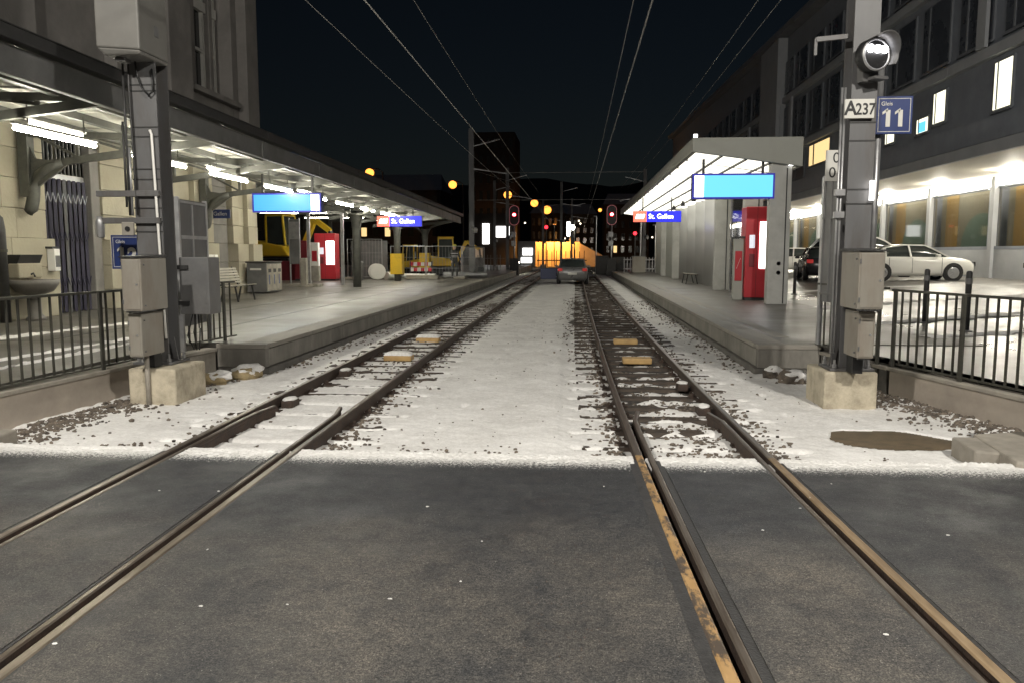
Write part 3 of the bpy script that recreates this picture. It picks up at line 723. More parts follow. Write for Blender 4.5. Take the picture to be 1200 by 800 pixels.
for z, x0 in ((2.36, -.62), (2.04, -.60)):
    m = MB(); m.box(MLX + x0, MLX + .16, MLY - .20, MLY - .157, z - .035, z + .035); m.box(MLX + x0, MLX + .14, MLY - .157, MLY - .12, z - .035, z - .02); part('bracket_arm', m, 'mast_grey', ml, bev=.004)
m = MB(); m.tube([(MLX + .16, MLY - .18, .62), (MLX + .13, MLY - .18, 1.8), (MLX + .10, MLY - .18, 3.05), (MLX + .08, MLY - .18, 3.1)], .016, 8); part('conduit', m, 'white_paint', ml, smooth=True)
for dx, z0, z1 in ((-.22, 2.1, 3.9), (-.255, 2.2, 3.2), (-.19, 2.1, 2.9)):
    m = MB(); m.tube([(MLX + dx, MLY - .17, z0), (MLX + dx, MLY - .17, z1)], .014, 8); part('conduit', m, 'dark_metal' if dx < -.2 else 'galv', ml, smooth=True)
m = MB(); m.box(MLX - .30, MLX - .15, MLY - .24, MLY - .2, 1.86, 2.02); part('socket_box', m, 'cabinet', ml, bev=.01)
m = MB(); m.lathe([(.03, -.01), (.03, .01)], (MLX - .22, MLY - .245, 1.94), 12, 'y'); part('socket', m, 'black', ml)
m = MB(); m.lathe([(.02, 0), (.045, .02), (.05, .20), (.03, .26)], (MLX - .60, MLY - .18, 1.83), 12); part('loudspeaker', m, 'galv', ml, smooth=True)
m = MB(); m.tube([(MLX - .07, MLY - .17, 4.0), (MLX - .04, MLY - .2, 3.75), (MLX + .02, MLY - .2, 3.58), (MLX + .10, MLY - .2, 3.50), (MLX + .15, MLY - .19, 3.54), (MLX + .135, MLY - .17, 3.8)], .013, 8); part('hanging_cable', m, 'black', ml, smooth=True)
m = MB(); m.tube([(MLX - .14, MLY - .18, 4.0), (MLX - .14, MLY - .2, 3.6), (MLX - .125, MLY - .19, 2.6), (MLX - .115, MLY - .19, 2.1)], .012, 8); part('hanging_cable', m, 'dark_metal', ml, smooth=True)
def cabinet(x0, x1, y0, y1, z0, z1, label, grp, roof=True, door=True, matn='cabinet', handle=None):
    cx, cy = (x0 + x1) / 2, (y0 + y1) / 2
    t = thing('equipment_cabinet', (cx, cy, z0), label, 'cabinet', grp)
    m = MB(); m.box(x0, x1, y0, y1, z0, z1); part('housing', m, matn, t, bev=.012)
    if roof:
        m = MB(); m.hexa([(x0 - .015, y0 - .02, z1 + .002), (x1 + .015, y0 - .02, z1 + .002), (x1 + .015, y1 + .01, z1 + .002), (x0 - .015, y1 + .01, z1 + .002), (x0 - .015, y0 - .02, z1 + .015), (x1 + .015, y0 - .02, z1 + .015), (x1 + .015, y1 + .01, z1 + .035), (x0 - .015, y1 + .01, z1 + .035)]); part('lid', m, 'dark_metal', t)
    if door:
        m = MB(); m.box(x0 + .018, x1 - .018, y0 - .008, y0 + .002, z0 + .02, z1 - .02); d = part('door', m, matn, t, bev=.006)
        m = MB(); m.lathe([(.012, -.02), (.014, 0), (.010, .006)], (x1 - .05, y0 - .010, (z0 + z1) / 2), 10, 'y'); part('lock', m, 'chrome', d)
        for zz in (z0 + .08, z1 - .13):
            m = MB(); m.lathe([(.009, 0), (.009, .05)], (x0 + .014, y0 - .008, zz), 8); part('hinge', m, 'grey_metal', d)
        for yy in (y0 + .03, y1 - .05):
            m = MB(); m.box(x0 + .02, x1 - .02, yy, yy + .02, z0 - .018, z0 - .001); part('foot_rail', m, 'grey_metal', t)
        for zz in (z0 + .06, z1 - .08):
            for sx_, xx in ((-1, x0), (1, x1)):
                m = MB(); m.lathe([(.010, 0), (.010, .012), (.006, .016)], (xx if sx_ > 0 else xx - .016, y0 + .06, zz), 8, 'x'); part('screw', m, 'grey_metal', t)
    if handle:
        m = MB(); m.box(*handle); part('vent_plate', m, 'grey_metal', t)
    return t
CG = 'grey boxes mounted on the masts'
cabinet(-5.09, -4.86, 8.55, 9.12, 1.00, 1.60, 'upper of the two stacked cabinets below the sign 12', CG)
cabinet(-5.10, -4.94, 8.65, 9.14, .47, .965, 'lower of the two stacked cabinets, just above the cream block under the sign 12', CG, roof=False)
c = cabinet(-4.985, -4.60, 9.66, 9.98, .88, 1.60, 'grey cabinet with two hinges behind the conduit, trailing loose cables', CG, roof=False, door=False, matn='grey_metal', handle=(-4.675, -4.635, 9.652, 9.661, 1.02, 1.17))
for z in (1.45, 1.0):
    m = MB(); m.box(-5.0, -4.86, 9.63, 9.659, z, z + .05); part('hinge', m, 'dark_metal', c)
for k in range(3):
    x = -4.90 + .035 * k; m = MB(); m.tube([(x, 9.8, .88), (x + .03 * (k - 1), 9.76, .70), (x + .05 * (k - 1), 9.74, .6 + .05 * k), (x, 9.8, .42)], .009, 6); part('cable', m, 'black', c, smooth=True)
m = MB(); m.tube([(-5.02, 8.87, -.15), (-5.02, 8.87, .47)], .028, 10); part('drain_pipe', m, 'concrete', ml, smooth=True)
m = MB(); m.box(-5.06, -4.97, 8.95, 9.13, .312, .468); part('cable_box', m, 'black', ml)
t = thing('transformer_box', (-5.2, 9.1, 3.84), 'large pale transformer box high on the mast over the canopy fascia', 'transformer box')
m = MB(); m.hexa([(-5.36, 8.92, 3.885), (-4.93, 8.90, 3.885), (-4.93, 9.50, 3.885), (-5.36, 9.50, 3.885), (-5.44, 8.88, 3.97), (-4.925, 8.88, 3.93), (-4.925, 9.52, 3.93), (-5.44, 9.52, 3.97)])
m.hexa([(-5.44, 8.88, 3.971), (-4.925, 8.88, 3.931), (-4.925, 9.52, 3.931), (-5.44, 9.52, 3.971), (-5.44, 8.88, 5.4), (-4.925, 8.88, 5.4), (-4.925, 9.52, 5.4), (-5.44, 9.52, 5.4)]); part('housing', m, 'box_grey', t, bev=.02)
m = MB(); m.box(-4.924, -4.916, 9.22, 9.30, 4.16, 4.28); part('type_plate', m, 'grey_metal', t)
m = MB(); m.box(-5.30, -5.18, 9.0, 9.15, 3.84, 3.884); part('cable_gland', m, 'mast_grey', t, bev=.01)
def gleis_sign(cx, y, cz, num, label, w=.40, h=.42):
    t = thing('platform_sign', (cx, y, cz), label, 'sign', 'blue platform number signs')
    m = MB(); m.box(-w / 2, w / 2, -.012, .012, -h / 2, h / 2); part('plate', m, 'sign_blue', t, world=False, bev=.006)
    a, b, e, k = w / 2 - .025, h / 2 - .025, .006, -.0135
    m = MB(); m.box(-a, a, k, -.0125, b - e, b); m.box(-a, a, k, -.0125, -b, -b + e); m.box(-a, -a + e, k, -.0125, -b + e, b - e); m.box(a - e, a, k, -.0125, -b + e, b - e); part('border', m, 'sign_white', t, world=False)
    text('Gleis', .062, (-.085, -.0135, h / 2 - .085), 'sign_white', t)
    for ch, x in zip(num, (-.068, .068)): text(ch, .235, (x, -.0135, -.045), 'sign_white', t, off=.012)
    for x in ((-.068, .068) if num == '11' else (-.068,)):
        m = MB(); m.hexa([(x - .062, -.0155, .005), (x - .005, -.0155, .045), (x - .005, -.0125, .045), (x - .062, -.0125, .005), (x - .062, -.0155, .035), (x - .005, -.0155, .078), (x - .005, -.0125, .078), (x - .062, -.0125, .035)]); part('digit_flag', m, 'sign_white', t, world=False)
    return t
t = gleis_sign(-5.70, 9.75, 1.665, '12', 'blue platform sign reading Gleis 12, half behind the stacked cabinets', .42, .43)
m = MB(); m.box(-.02, .02, .013, .05, -.2, .28); part('holder', m, 'mast_grey', t, world=False)
# second mast
MRX, MRY = 3.19, 9.55
mr_ = mast(MRX, MRY, 2.86, 3.46, 9.30, 10.02, 'grey steel mast on a cream block with the plate A 237', .28, .30)
for z in (2.2, 2.36, 2.9, 3.1):
    m = MB(); m.box(MRX - .146, MRX + .146, MRY - .157, MRY - .150, z, z + .014); part('strap', m, 'dark_metal', mr_)
for dz, ln in ((4.68, .34), (4.06, .36)):
    m = MB(); m.bar((MRX - .15, MRY, dz + .02), (MRX - .15 - ln, MRY, dz - .01), .05, .05); m.bar((MRX - .15 - ln, MRY, dz), (MRX - .15 - ln, MRY, dz - .18), .03, .03); part('bracket_arm', m, 'mast_grey', mr_)
for dx in (-.19, -.225):
    m = MB(); m.tube([(MRX + dx, MRY - .1, .5), (MRX + dx, MRY - .1, 3.5)], .014, 8); part('conduit', m, 'galv', mr_, smooth=True)
for z in (2.3, 2.05):
    m = MB(); m.box(MRX - .27, MRX - .16, MRY - .16, MRY - .10, z, z + .07); part('conduit_clamp', m, 'galv', mr_)
c = cabinet(3.00, 3.27, 8.75, 9.32, 1.05, 1.67, 'upper of the two stacked cabinets on the mast with the plate A 237', CG)
c2 = cabinet(3.07, 3.25, 8.90, 9.34, .51, 1.02, 'lower of the two stacked cabinets, above the block by the brown puddle', CG, roof=False)
m = MB(); m.box(3.10, 3.21, 9.1, 9.3, .312, .508); part('cable_box', m, 'black', mr_)
for i in range(9):
    m = MB(); m.blob((3.0 + i * .03, 8.745, 1.045 - .005 * (i % 2)), (.015, .012, .01), i, 1, .2); part('snow_cap', m, 'dark_metal', c)
# number plate A 237
t = thing('number_plate', (3.13, 9.36, 3.25), 'white plate reading A 237 on the mast', 'sign')
m = MB(); m.box(-.16, .16, -.012, .02, -.105, .105); part('plate', m, 'sign_white', t, world=False, bev=.004)
text('A', .215, (-.098, -.0135, 0), 'black', t, sx=.9, off=.005); text('237', .175, (.062, -.0135, -.012), 'black', t, sx=.82, off=.003)
# sign pole with Gleis 11 and the white dwarf signal
t = thing('sign_pole', (3.42, 9.62, .2), 'thin steel pole beside the mast carrying the sign 11', 'pole')
m = MB(); m.tube([(3.43, 9.62, .28), (3.43, 9.62, 3.78)], .045, 12); part('tube', m, 'galv', t, smooth=True)
for z in (3.06, 3.30):
    m = MB(); m.box(3.36, 3.5, 9.56, 9.68, z, z + .06); part('clamp', m, 'dark_metal', t)
m = MB(); m.box(3.285, 3.325, 9.33, 9.37, 2.24, 2.46); part('clip_lamp', m, 'e_lightbox', t)
gleis_sign(3.565, 9.52, 3.20, '11', 'blue platform sign reading Gleis 11 beside the plate A 237', .40, .42)
t = thing('signal_lamp', (3.215, 9.2, 3.79), 'round black shunting signal with three white lights in a row', 'signal', None, .35)
m = MB(); m.lathe([(.15, -.14), (.175, -.10), (.175, .02), (.155, .024)], (0, 0, 0), 32, 'y'); part('casing', m, 'black', t, world=False, smooth=True)
m = MB(); m.lathe([(.150, .0245), (.152, .034), (.170, .034), (.176, .018)], (0, 0, 0), 32, 'y', cap=False); part('rim', m, 'galv', t, world=False, smooth=True)
for k in (-1, 0, 1):
    m = MB(); m.lathe([(.042, .03), (.042, .05), (.026, .056)], (k * .088, 0, .055), 16, 'y'); part('lens', m, 'e_signal', t, world=False)
m = MB()
for i in range(25):
    a = R(-35 + 170 * i / 24)
    for rr, yy in ((.178, .10), (.205, -.13 - .10 * math.sin(max(0, a))), (.190, -.13 - .10 * math.sin(max(0, a))), (.172, .10)): m.v.append((rr * math.cos(a), yy, rr * math.sin(a)))
for i in range(24):
    for k in range(4): m.face((i * 4 + k, i * 4 + (k + 1) % 4, i * 4 + 4 + (k + 1) % 4, i * 4 + 4 + k))
part('hood', m, 'mast_grey', t, world=False, smooth=True)
m = MB(); m.box(-.06, .1, .1, .2, -.26, -.10); m.box(.0, .17, -.02, .12, -.25, -.22); part('holder', m, 'mast_grey', t, world=False)
# notice boards standing beyond each mast
def board(x, y0, y1, z0, z1, label, sgn, rz):
    t = thing('notice_board', (x, y0, PZ), label, 'notice board', 'steel notice boards at the platform ends', rz)
    L = y1 - y0
    for y in (0, L):
        m = MB(); m.box(-.03, .03, y - .03, y + .03, -.05, z1 - PZ + .03); part('post', m, 'galv', t, world=False, bev=.006)
    m = MB(); m.box(-.02, .02, .035, L - .035, z0 - PZ, z1 - PZ); pb = part('panel', m, 'grey_metal', t, world=False)
    n = 6
    for i in range(n):
        y = .06 + (L - .12) * i / (n - 1); m = MB(); m.box(-.034, -.0205, y - .012, y + .012, z0 - PZ + .02, z1 - PZ - .02); part('rib', m, 'galv' if i == 2 else 'grey_metal', pb, world=False)
    for z in (z1 - .05, (z0 + z1) / 2 + .3, z0 + .1):
        m = MB(); m.box(-.036, -.0205, .035, L - .035, z - PZ, z - PZ + .03); part('cross_bar', m, 'grey_metal', pb, world=False)
    m = MB(); m.box(.0205, .034, .035, L - .035, z1 - .05 - PZ, z1 - .02 - PZ); m.box(.0205, .034, L * .42, L * .42 + .05, z0 - PZ + .01, z1 - PZ - .06); m.box(.0205, .034, .035, L - .035, z1 - .55 - PZ, z1 - .5 - PZ); part('cross_bar', m, 'galv', pb, world=False)
    return t
board(-5.52, 10.72, 11.72, .62, 2.40, 'tall ribbed steel board beyond the mast by the bench', 1, .08)
board(3.80, 10.95, 12.0, .95, 2.72, 'tall ribbed steel board under the plate 0 over 0.03', -1, .22)
t = thing('distance_plate', (3.38, 10.9, 2.79), 'small white plate with 0 over 0 03 on the ribbed board', 'sign')
m = MB(); m.box(-.13, .13, -.01, .02, -.2, .2); part('plate', m, 'sign_white', t, world=False, bev=.004)
m = MB(); m.bar((.1, .03, .1), (.4, .06, .1), .03); part('holder', m, 'galv', t, world=False)
text('0', .19, (0, -.0125, .095), 'black', t); text('0', .19, (-.045, -.0125, -.095), 'black', t); text('03', .10, (.062, -.0125, -.115), 'black', t)

# ------------------------------------------------------------------ station building of cream stone
FX = -11.3
sb = thing('station_building', (FX, 20, PZ), 'old cream and grey stone station building behind the steel canopy', 'building')
YB0, YB1 = 4.0, 27.5
GY0, GY1 = 16.30, 18.00     # gate opening
m = MB()
for y0, y1 in ((YB0, GY0), (GY1, YB1)): m.box(FX - 8, FX - .22, y0, y1, 0, 4.6)
m.box(FX - 8, FX - 1.0, GY0 - .01, GY1 + .01, 0, 4.6); part('lower_wall', m, 'mortar', sb)
# upper wall with tall window openings
WIN = ((23.25, 26.35),)
m = MB(); m.box(FX - 8, FX - .15, YB0, WIN[0][0], 4.602, 17); m.box(FX - 8, FX - .15, WIN[0][1], YB1, 4.602, 17); m.box(FX - 8, FX - .15, WIN[0][0], WIN[0][1], 4.602, 6.6); m.box(FX - 8, FX - .15, WIN[0][0], WIN[0][1], 13, 17); m.box(FX - 8, FX - .75, WIN[0][0] + .001, WIN[0][1] - .001, 6.6, 13)
part('upper_wall', m, 'stone_grey', sb, bev=.02)
m = MB(); m.box(FX - .16, FX + .15, YB0, YB1 + .2, 4.55, 4.95); m.box(FX - .16, FX + .28, YB0, YB1 + .25, 4.951, 5.1); part('cornice', m, 'stone_grey', sb, bev=.02)
for y0, y1, d in ((15.0, 16.2, .12), (19.0, 20.2, .18), (21.6, 22.9, .18), (26.75, 27.7, .2), (10.5, 11.9, .18)):
    m = MB(); m.box(FX - .149, FX + d, y0, y1, 5.102, 17); part('pilaster', m, 'stone_grey', sb, bev=.02)
    m = MB(); m.box(FX - .149, FX + d + .08, y0 - .08, y1 + .08, 5.103, 5.5); part('pilaster_base', m, 'stone_grey', sb, bev=.02)
wy = sum(WIN[0]) / 2
m = MB(); m.box(FX - .70, FX - .66, wy - 1.2, wy + 1.2, 6.7, 12.9); win = part('window', m, 'dark_glass', sb)
m = MB()
for y in (-1.2, -.42, .42, 1.2): m.box(FX - .66, FX - .56, wy + y - .06, wy + y + .06, 6.7, 12.9)
for z in (6.75, 8.0, 9.4, 10.9): m.box(FX - .655, FX - .565, wy - 1.2, wy + 1.2, z - .05, z + .05)
m.box(FX - .64, FX - .5, wy - 1.25, wy + 1.25, 9.2, 9.5); part('frame', m, 'sign_white', win)
m = MB(); m.box(FX - .76, FX + .1, WIN[0][0] - .1, WIN[0][1] + .1, 6.45, 6.62); part('sill', m, 'stone_grey', win, bev=.02)
m = MB(); m.box(FX - .66, FX - .40, wy - .72, wy - .50, 6.7, 12.9); m.box(FX - .66, FX - .40, wy + .5, wy + .72, 6.7, 12.9); part('mullion', m, 'stone_grey', win)
# ashlar blocks of the ground floor
def blk(y0, y1, z0, z1, x1, matn='stone'):
    m = MB(); m.box(FX - .24, x1 + rnd.uniform(-.008, .008), y0 + .005, y1 - .005, z0 + .005, z1 - .005); part('stone_block', m, matn, sb, bev=.014)
segs = [(11.0, GY0, .0), (GY1 + .35, 20.0, .0), (20.0, 22.9, -.10), (22.9, 24.1, .05), (24.1, 25.5, -.14), (25.5, 26.0, .05), (26.0, 26.7, -.10), (26.7, YB1, .06)]
for k, (y0, y1, dx) in enumerate(segs):
    zs = [PZ, .78, 1.36, 1.96, 2.56, 3.16, 3.76, 4.55]
    for r in range(len(zs) - 1):
        base = .16 if r < 3 and dx > -.12 else 0
        if k == 4: base = 0
        n = max(1, round((y1 - y0) / 1.25)); st_ = (y1 - y0) / n; off = (r % 2) * .5 * st_ if n > 2 else 0
        cuts = [y0] + [y0 + st_ * i + (off if 0 < i < n else 0) * .6 for i in range(1, n)] + [y1]
        for i in range(n):
            ext = .10 if (k == 0 and r < 2 and i == n - 1) else 0
            blk(cuts[i], cuts[i + 1] + ext, zs[r], zs[r + 1], FX + dx + base, 'stone_grey' if dx < -.12 else 'stone')
m = MB(); m.box(FX - .9, FX - .04, GY1, GY1 + .34, PZ, 4.55); part('gate_jamb', m, 'stone_grey', sb, bev=.02)
m = MB(); m.box(FX - .9, FX - .1, GY0 - .02, GY0 + .001, PZ, 4.55); part('gate_jamb', m, 'stone', sb)
# folding lattice gate: a part of the building
gt = MB(); gt.box(FX - .27, FX - .20, GY0 + .01, GY1 - .01, 3.28, 3.40); gate = part('lattice_gate', gt, 'galv', sb)
bar = MB(); bar.box(-.03, .03, -.022, .022, 0, 2.95); bme = bar.mesh('gate_bar', 'gate')
gb = MB(); gb.box(-.03, .03, -.03, .03, 0, 2.95); gbl = gb.mesh('gate_bar', 'grey_metal')
off = Vector((0, 0, 0))
def to(p, w): # local offset of a part whose parents carry world locations
    q = p
    v = Vector(w)
    while q is not None: v -= q.location; q = q.parent
    return v
for i in range(19):
    y = GY0 + .06 + (GY1 - GY0 - .12) * i / 18
    inst('gate_bar', gbl if i in (9,) else bme, gate, to(gate, (FX - .18 + (.05 if i % 2 else 0), y, PZ + .02)), (0, 0, .6 if i % 2 else -.6))
for z in (.9, 1.9, 2.75):
    for i in range(18):
        y = GY0 + .06 + (GY1 - GY0 - .12) * i / 18; y2 = y + (GY1 - GY0 - .12) / 18; a, b = (z, z + .22) if i % 2 else (z + .22, z)
        m = MB(); m.bar((FX - .11, y, a), (FX - .11, y2, b), .02, .012); part('lattice_link', m, 'galv' if z > 2 else 'gate', gate)
m = MB(); m.box(FX - .99, FX - .95, GY0, GY1, PZ, 4.55); part('inner_door', m, 'black', sb)
for i in range(12):
    y = GY0 + .09 + (GY1 - GY0 - .18) * i / 11; m = MB(); m.box(FX - .25, FX - .22, y - .015, y + .015, 3.41, 4.5); part('transom_bar', m, 'grey_metal', gate)
# wall fountain by the gate
t = thing('wall_fountain', (-10.85, 15.1, PZ), 'stone wall fountain with a round basin on a pedestal beside the gate', 'fountain')
m = MB(); m.lathe([(.20, 0), (.17, .06), (.11, .12), (.10, .46), (.15, .52)], (-10.85, 15.15, PZ), 20); part('pedestal', m, 'stone_grey', t, smooth=True)
m = MB(); m.lathe([(.14, .0), (.34, .08), (.44, .22), (.46, .31), (.42, .31), (.38, .22), (.02, .16)], (-10.85, 15.15, PZ + .50), 28); part('basin', m, 'stone_grey', t, smooth=True)
m = MB(); m.box(-11.13, -10.9, 14.8, 15.5, PZ + .84, PZ + 1.14); part('back_stone', m, 'stone', t, bev=.03)
m = MB(); m.hexa([(-11.14, 14.82, 1.36), (-10.98, 14.82, 1.36), (-10.98, 15.48, 1.36), (-11.14, 15.48, 1.36), (-11.14, 14.82, 1.62), (-10.86, 14.82, 1.62), (-10.86, 15.48, 1.62), (-11.14, 15.48, 1.62)]); part('niche_hood', m, 'dark_metal', t)
m = MB(); m.tube([(-11.0, 15.15, 1.2), (-10.85, 15.15, 1.25), (-10.82, 15.15, 1.18)], .02, 8); part('spout', m, 'dark_metal', t, smooth=True)
t = thing('intercom_post', (-10.75, 16.0, PZ), 'small pale box on the wall between the fountain and the gate', 'intercom')
m = MB(); m.box(-11.12, -10.95, 15.98, 16.16, 1.28, 1.74); part('casing', m, 'white_paint', t, bev=.01)
m = MB(); m.box(-10.949, -10.943, 16.0, 16.14, 1.36, 1.6); part('front_plate', m, 'grey_metal', t); m = MB(); m.box(-11.15, -10.98, 15.96, 16.18, 1.745, 1.79); part('lid', m, 'dark_metal', t)
t = thing('downpipe', (-11.05, 14.55, PZ), 'dark drain pipe on the cream stone wall beside the fountain', 'pipe')
m = MB(); m.tube([(-11.05, 14.55, PZ), (-11.05, 14.55, 2.1), (-11.08, 14.55, 2.3), (-11.16, 14.55, 2.4)], .10, 14); part('pipe', m, 'dark_metal', t, smooth=True)
for z in (.8, 1.7):
    m = MB(); m.lathe([(.112, -.03), (.112, .03)], (-11.05, 14.55, z), 14); part('collar', m, 'fence_green', t)
# blue street name plate
t = thing('wall_sign', (-11.1, 24.2, 2.87), 'small dark blue sign hanging on the stone wall above the bench', 'sign')
m = MB(); m.box(-11.55, -10.75, 24.18, 24.22, 2.73, 3.0); part('plate', m, 'sign_blue', t, bev=.006)
text('St.Gallen', .17, (-.05, -.022, -.005), 'sign_white', t)

# ------------------------------------------------------------------ steel platform canopy
CX0, CX1, CYA, CYB = FX + .28, -6.8, 3.8, 46.5
cp_ = thing('platform_canopy', (-8.9, 26, PZ), 'long steel platform canopy with trusses and bright ceiling panels along the station building', 'canopy')
def roof_z(x): return 4.22 - .035 * (x - CX0)
m = MB(); m.hexa([(CX0, CYA, roof_z(CX0) + .10), (CX1, CYA, roof_z(CX1) + .10), (CX1, CYB, roof_z(CX1) + .10), (CX0, CYB, roof_z(CX0) + .10), (CX0, CYA, roof_z(CX0) + .22), (CX1, CYA, roof_z(CX1) + .2), (CX1, CYB, roof_z(CX1) + .2), (CX0, CYB, roof_z(CX0) + .22)]); part('roof', m, 'fascia', cp_)
TS = 3.87
TY = [3.89 + TS * i for i in range(12)]
fy = [CYA] + [16.9, 20.7, 24.0, 28.0, 32.0, 36.0, 40.0, 43.2, CYB]
for i in range(len(fy) - 1):
    m = MB(); m.box(CX1 - .05, CX1 + .05, fy[i] + .02, fy[i + 1] - .02, 3.80, 4.12); m.box(CX1 - .04, CX1 + .07, fy[i] + .02, fy[i + 1] - .02, 3.76, 3.80); part('fascia', m, 'fascia', cp_, bev=.01)
    m = MB(); m.box(CX1 + .02, CX1 + .19, fy[i], fy[i + 1] - .01, 4.14, 4.30); m.box(CX1 + .17, CX1 + .195, fy[i], fy[i + 1] - .01, 4.30, 4.325); part('gutter', m, 'dark_metal', cp_, bev=.01)
# panels of the ceiling, one per field
pxs = [CX0 + .05, CX0 + 1.08, CX0 + 2.16, CX0 + 3.24, CX1 - .12]
pm_cache = {}
for a in range(4):
    x0, x1 = pxs[a] + .05, pxs[a + 1] - .05
    m = MB(); L = TS / 2 - .16
    m.hexa([(x0, 0, roof_z(x0) + .03), (x1, 0, roof_z(x1) + .03), (x1, L, roof_z(x1) + .03), (x0, L, roof_z(x0) + .03), (x0, 0, roof_z(x0) + .09), (x1, 0, roof_z(x1) + .09), (x1, L, roof_z(x1) + .09), (x0, L, roof_z(x0) + .09)])
    me = m.mesh('ceiling_panel', 'canopy_white')
    for y in TY[:-1]:
        for h in (0, 1): inst('ceiling_panel', me, cp_, to(cp_, (0, y + .08 + h * TS / 2, 0)))
for x in pxs[1:4]:
    m = MB(); m.box(x - .06, x + .06, CYA, CYB, roof_z(x) - .10, roof_z(x) + .095); part('purlin', m, 'canopy_steel', cp_)
def bz(x): return 3.42 + .145 * (x - FX)
members = []
ch1 = MB(); ch1.bar((FX + .3, 0, bz(FX + .3)), (CX1 - .06, 0, min(bz(CX1), 3.96)), .09, .14)
ch2 = MB(); ch2.bar((CX0, 0, roof_z(CX0) - .12), (CX1 - .06, 0, roof_z(CX1) - .10), .10, .12)
stru = []
nodes = [CX0 + .1, CX0 + 1.0, CX0 + 1.95, CX0 + 2.9]
for i, x in enumerate(nodes[1:]):
    q = MB(); q.bar((x, 0, bz(x)), (x, 0, roof_z(x) - .1), .06, .06); stru.append(q.mesh('strut', 'canopy_steel'))
for i in range(3):
    q = MB(); q.bar((nodes[i], 0, roof_z(nodes[i]) - .12), (nodes[i + 1], 0, bz(nodes[i + 1]) + .03), .05, .05); stru.append(q.mesh('strut', 'canopy_steel'))
ch1m, ch2m = ch1.mesh('chord', 'canopy_steel'), ch2.mesh('chord', 'canopy_steel')
tr0 = None
for y in TY:
    if y > CYB: break
    tr = inst('truss', ch2m, cp_, to(cp_, (0, y, 0)))
    inst('chord', ch1m, tr)
    for sm in stru: inst('strut', sm, tr)
# cast brackets on the wall
br = MB()
for i in range(9):
    a = math.pi / 2 * i / 8; 
pts = [(0, 0, 2.55), (.06, 0, 2.6), (.12, 0, 2.8), (.16, 0, 3.05), (.28, 0, 3.28), (.5, 0, 3.44), (.8, 0, 3.53)]
br.tube(pts, [.10, .12, .12, .11, .11, .10, .08], 10)
brm = br.mesh('wall_bracket', 'canopy_steel', smooth=True)
bp2 = MB(); bp2.box(-.08, .12, -.11, .11, 2.85, 4.15); bp2m = bp2.mesh('bracket_post', 'canopy_steel')
gs = MB(); gs.add([(.1, -.03, 2.95), (.1, .03, 2.95), (.95, -.03, 3.52), (.95, .03, 3.52), (.1, -.03, 3.9), (.1, .03, 3.9), (.22, -.03, 3.62), (.22, .03, 3.62)], [(0, 2, 6, 4), (1, 5, 7, 3), (0, 1, 3, 2), (2, 3, 7, 6), (6, 7, 5, 4), (0, 4, 5, 1)]); gsm = gs.mesh('gusset', 'canopy_steel')
for y in (7.76, 15.5, 23.24):
    b = inst('wall_bracket', brm, cp_, to(cp_, (FX + .16, y, 0)))
    inst('bracket_post', bp2m, b); inst('gusset', gsm, b)
# columns past the end of the building
tc_ = MB(); tc_.lathe([(.16, 0), (.155, 1.8), (.16, 2.4), (.20, 2.8), (.30, 3.05), (.34, 3.1)], n=14); tcm = tc_.mesh('column', 'canopy_steel', smooth=True)
am = MB()
for s, ln in ((1, 1.9), (-1, 2.6)):
    n = 8
    for i in range(n + 1):
        t_ = i / n; x = s * (.12 + (ln - .12) * t_); zb = 2.75 + (3.52 - 2.75) * (t_ ** .35); zt = max(zb + .1, 3.62)
        am.v += [(x, -.05, zb), (x, .05, zb), (x, .05, zb + .12), (x, -.05, zb + .12)]
    b0 = 0 if s == 1 else (n + 1) * 4
    for i in range(n):
        for k in range(4): k2 = (k + 1) % 4; q = b0 + i * 4; am.face((q + k, q + k2, q + 4 + k2, q + 4 + k))
amm = am.mesh('column_arm', 'canopy_steel')
for y in (31.2, 38.4, 45.6):
    c = inst('column', tcm, cp_, to(cp_, (-8.72, y, PZ))); inst('column_arm', amm, c)
for x, y in ((-10.95, 32.0), (-9.9, 33.2)):
    m = MB(); m.box(x - .06, x + .06, y - .06, y + .06, PZ, 4.1); part('post', m, 'galv', cp_)
    m = MB(); m.box(x - .3, x + .3, y - .3, y + .3, PZ, PZ + .12); part('post_footing', m, 'concrete', cp_)
cp_.rotation_euler.x = -.0105; cp_.location.z -= .175
# strip lights
tl_h = MB(); tl_h.box(-.03, .03, -1.05, 1.05, .06, .10); tl_hm = tl_h.mesh('housing', 'white_paint')
tl_t = MB(); tl_t.tube([(0, -1.0, 0), (0, 1.0, 0)], .032, 8); tl_tm = tl_t.mesh('tube', 'e_tube')
tl_s = MB(); tl_s.tube([(0, -.75, 0), (0, .75, 0)], .015, 8); tl_sm = tl_s.mesh('tube', 'e_tube_small')
tl_sh = MB(); tl_sh.box(-.025, .025, -.8, .8, .04, .07); tl_shm = tl_sh.mesh('housing', 'white_paint')
rod = MB(); rod.box(-.008, .008, -.01, .01, .1, .45); rodm = rod.mesh('hanger', 'canopy_steel')
ord_ = ['first', 'second', 'third', 'fourth', 'fifth', 'sixth', 'seventh', 'eighth', 'ninth', 'tenth']
for i in range(10):
    y = 12.45 + 3.2 * i
    t = thing('strip_light', (-8.35, y, 3.50 - .0065 * (y - 12.45)), f'long bright strip light under the steel canopy, {ord_[i]} of its row from the road', 'strip light', 'long strip lights under the steel canopy')
    inst('housing', tl_hm, t); inst('tube', tl_tm, t); inst('hanger', rodm, t, (0, -.7, 0)); inst('hanger', rodm, t, (0, .7, 0))
for i in range(5):
    y = 13.5 + 6.4 * i
    t = thing('strip_light', (-9.05, y, 3.80 - .01 * (y - 13)), f'thin strip light nearer the building wall, {ord_[i]} of its row from the road', 'strip light', 'thin strip lights near the building wall')
    inst('housing', tl_shm, t); inst('tube', tl_sm, t)
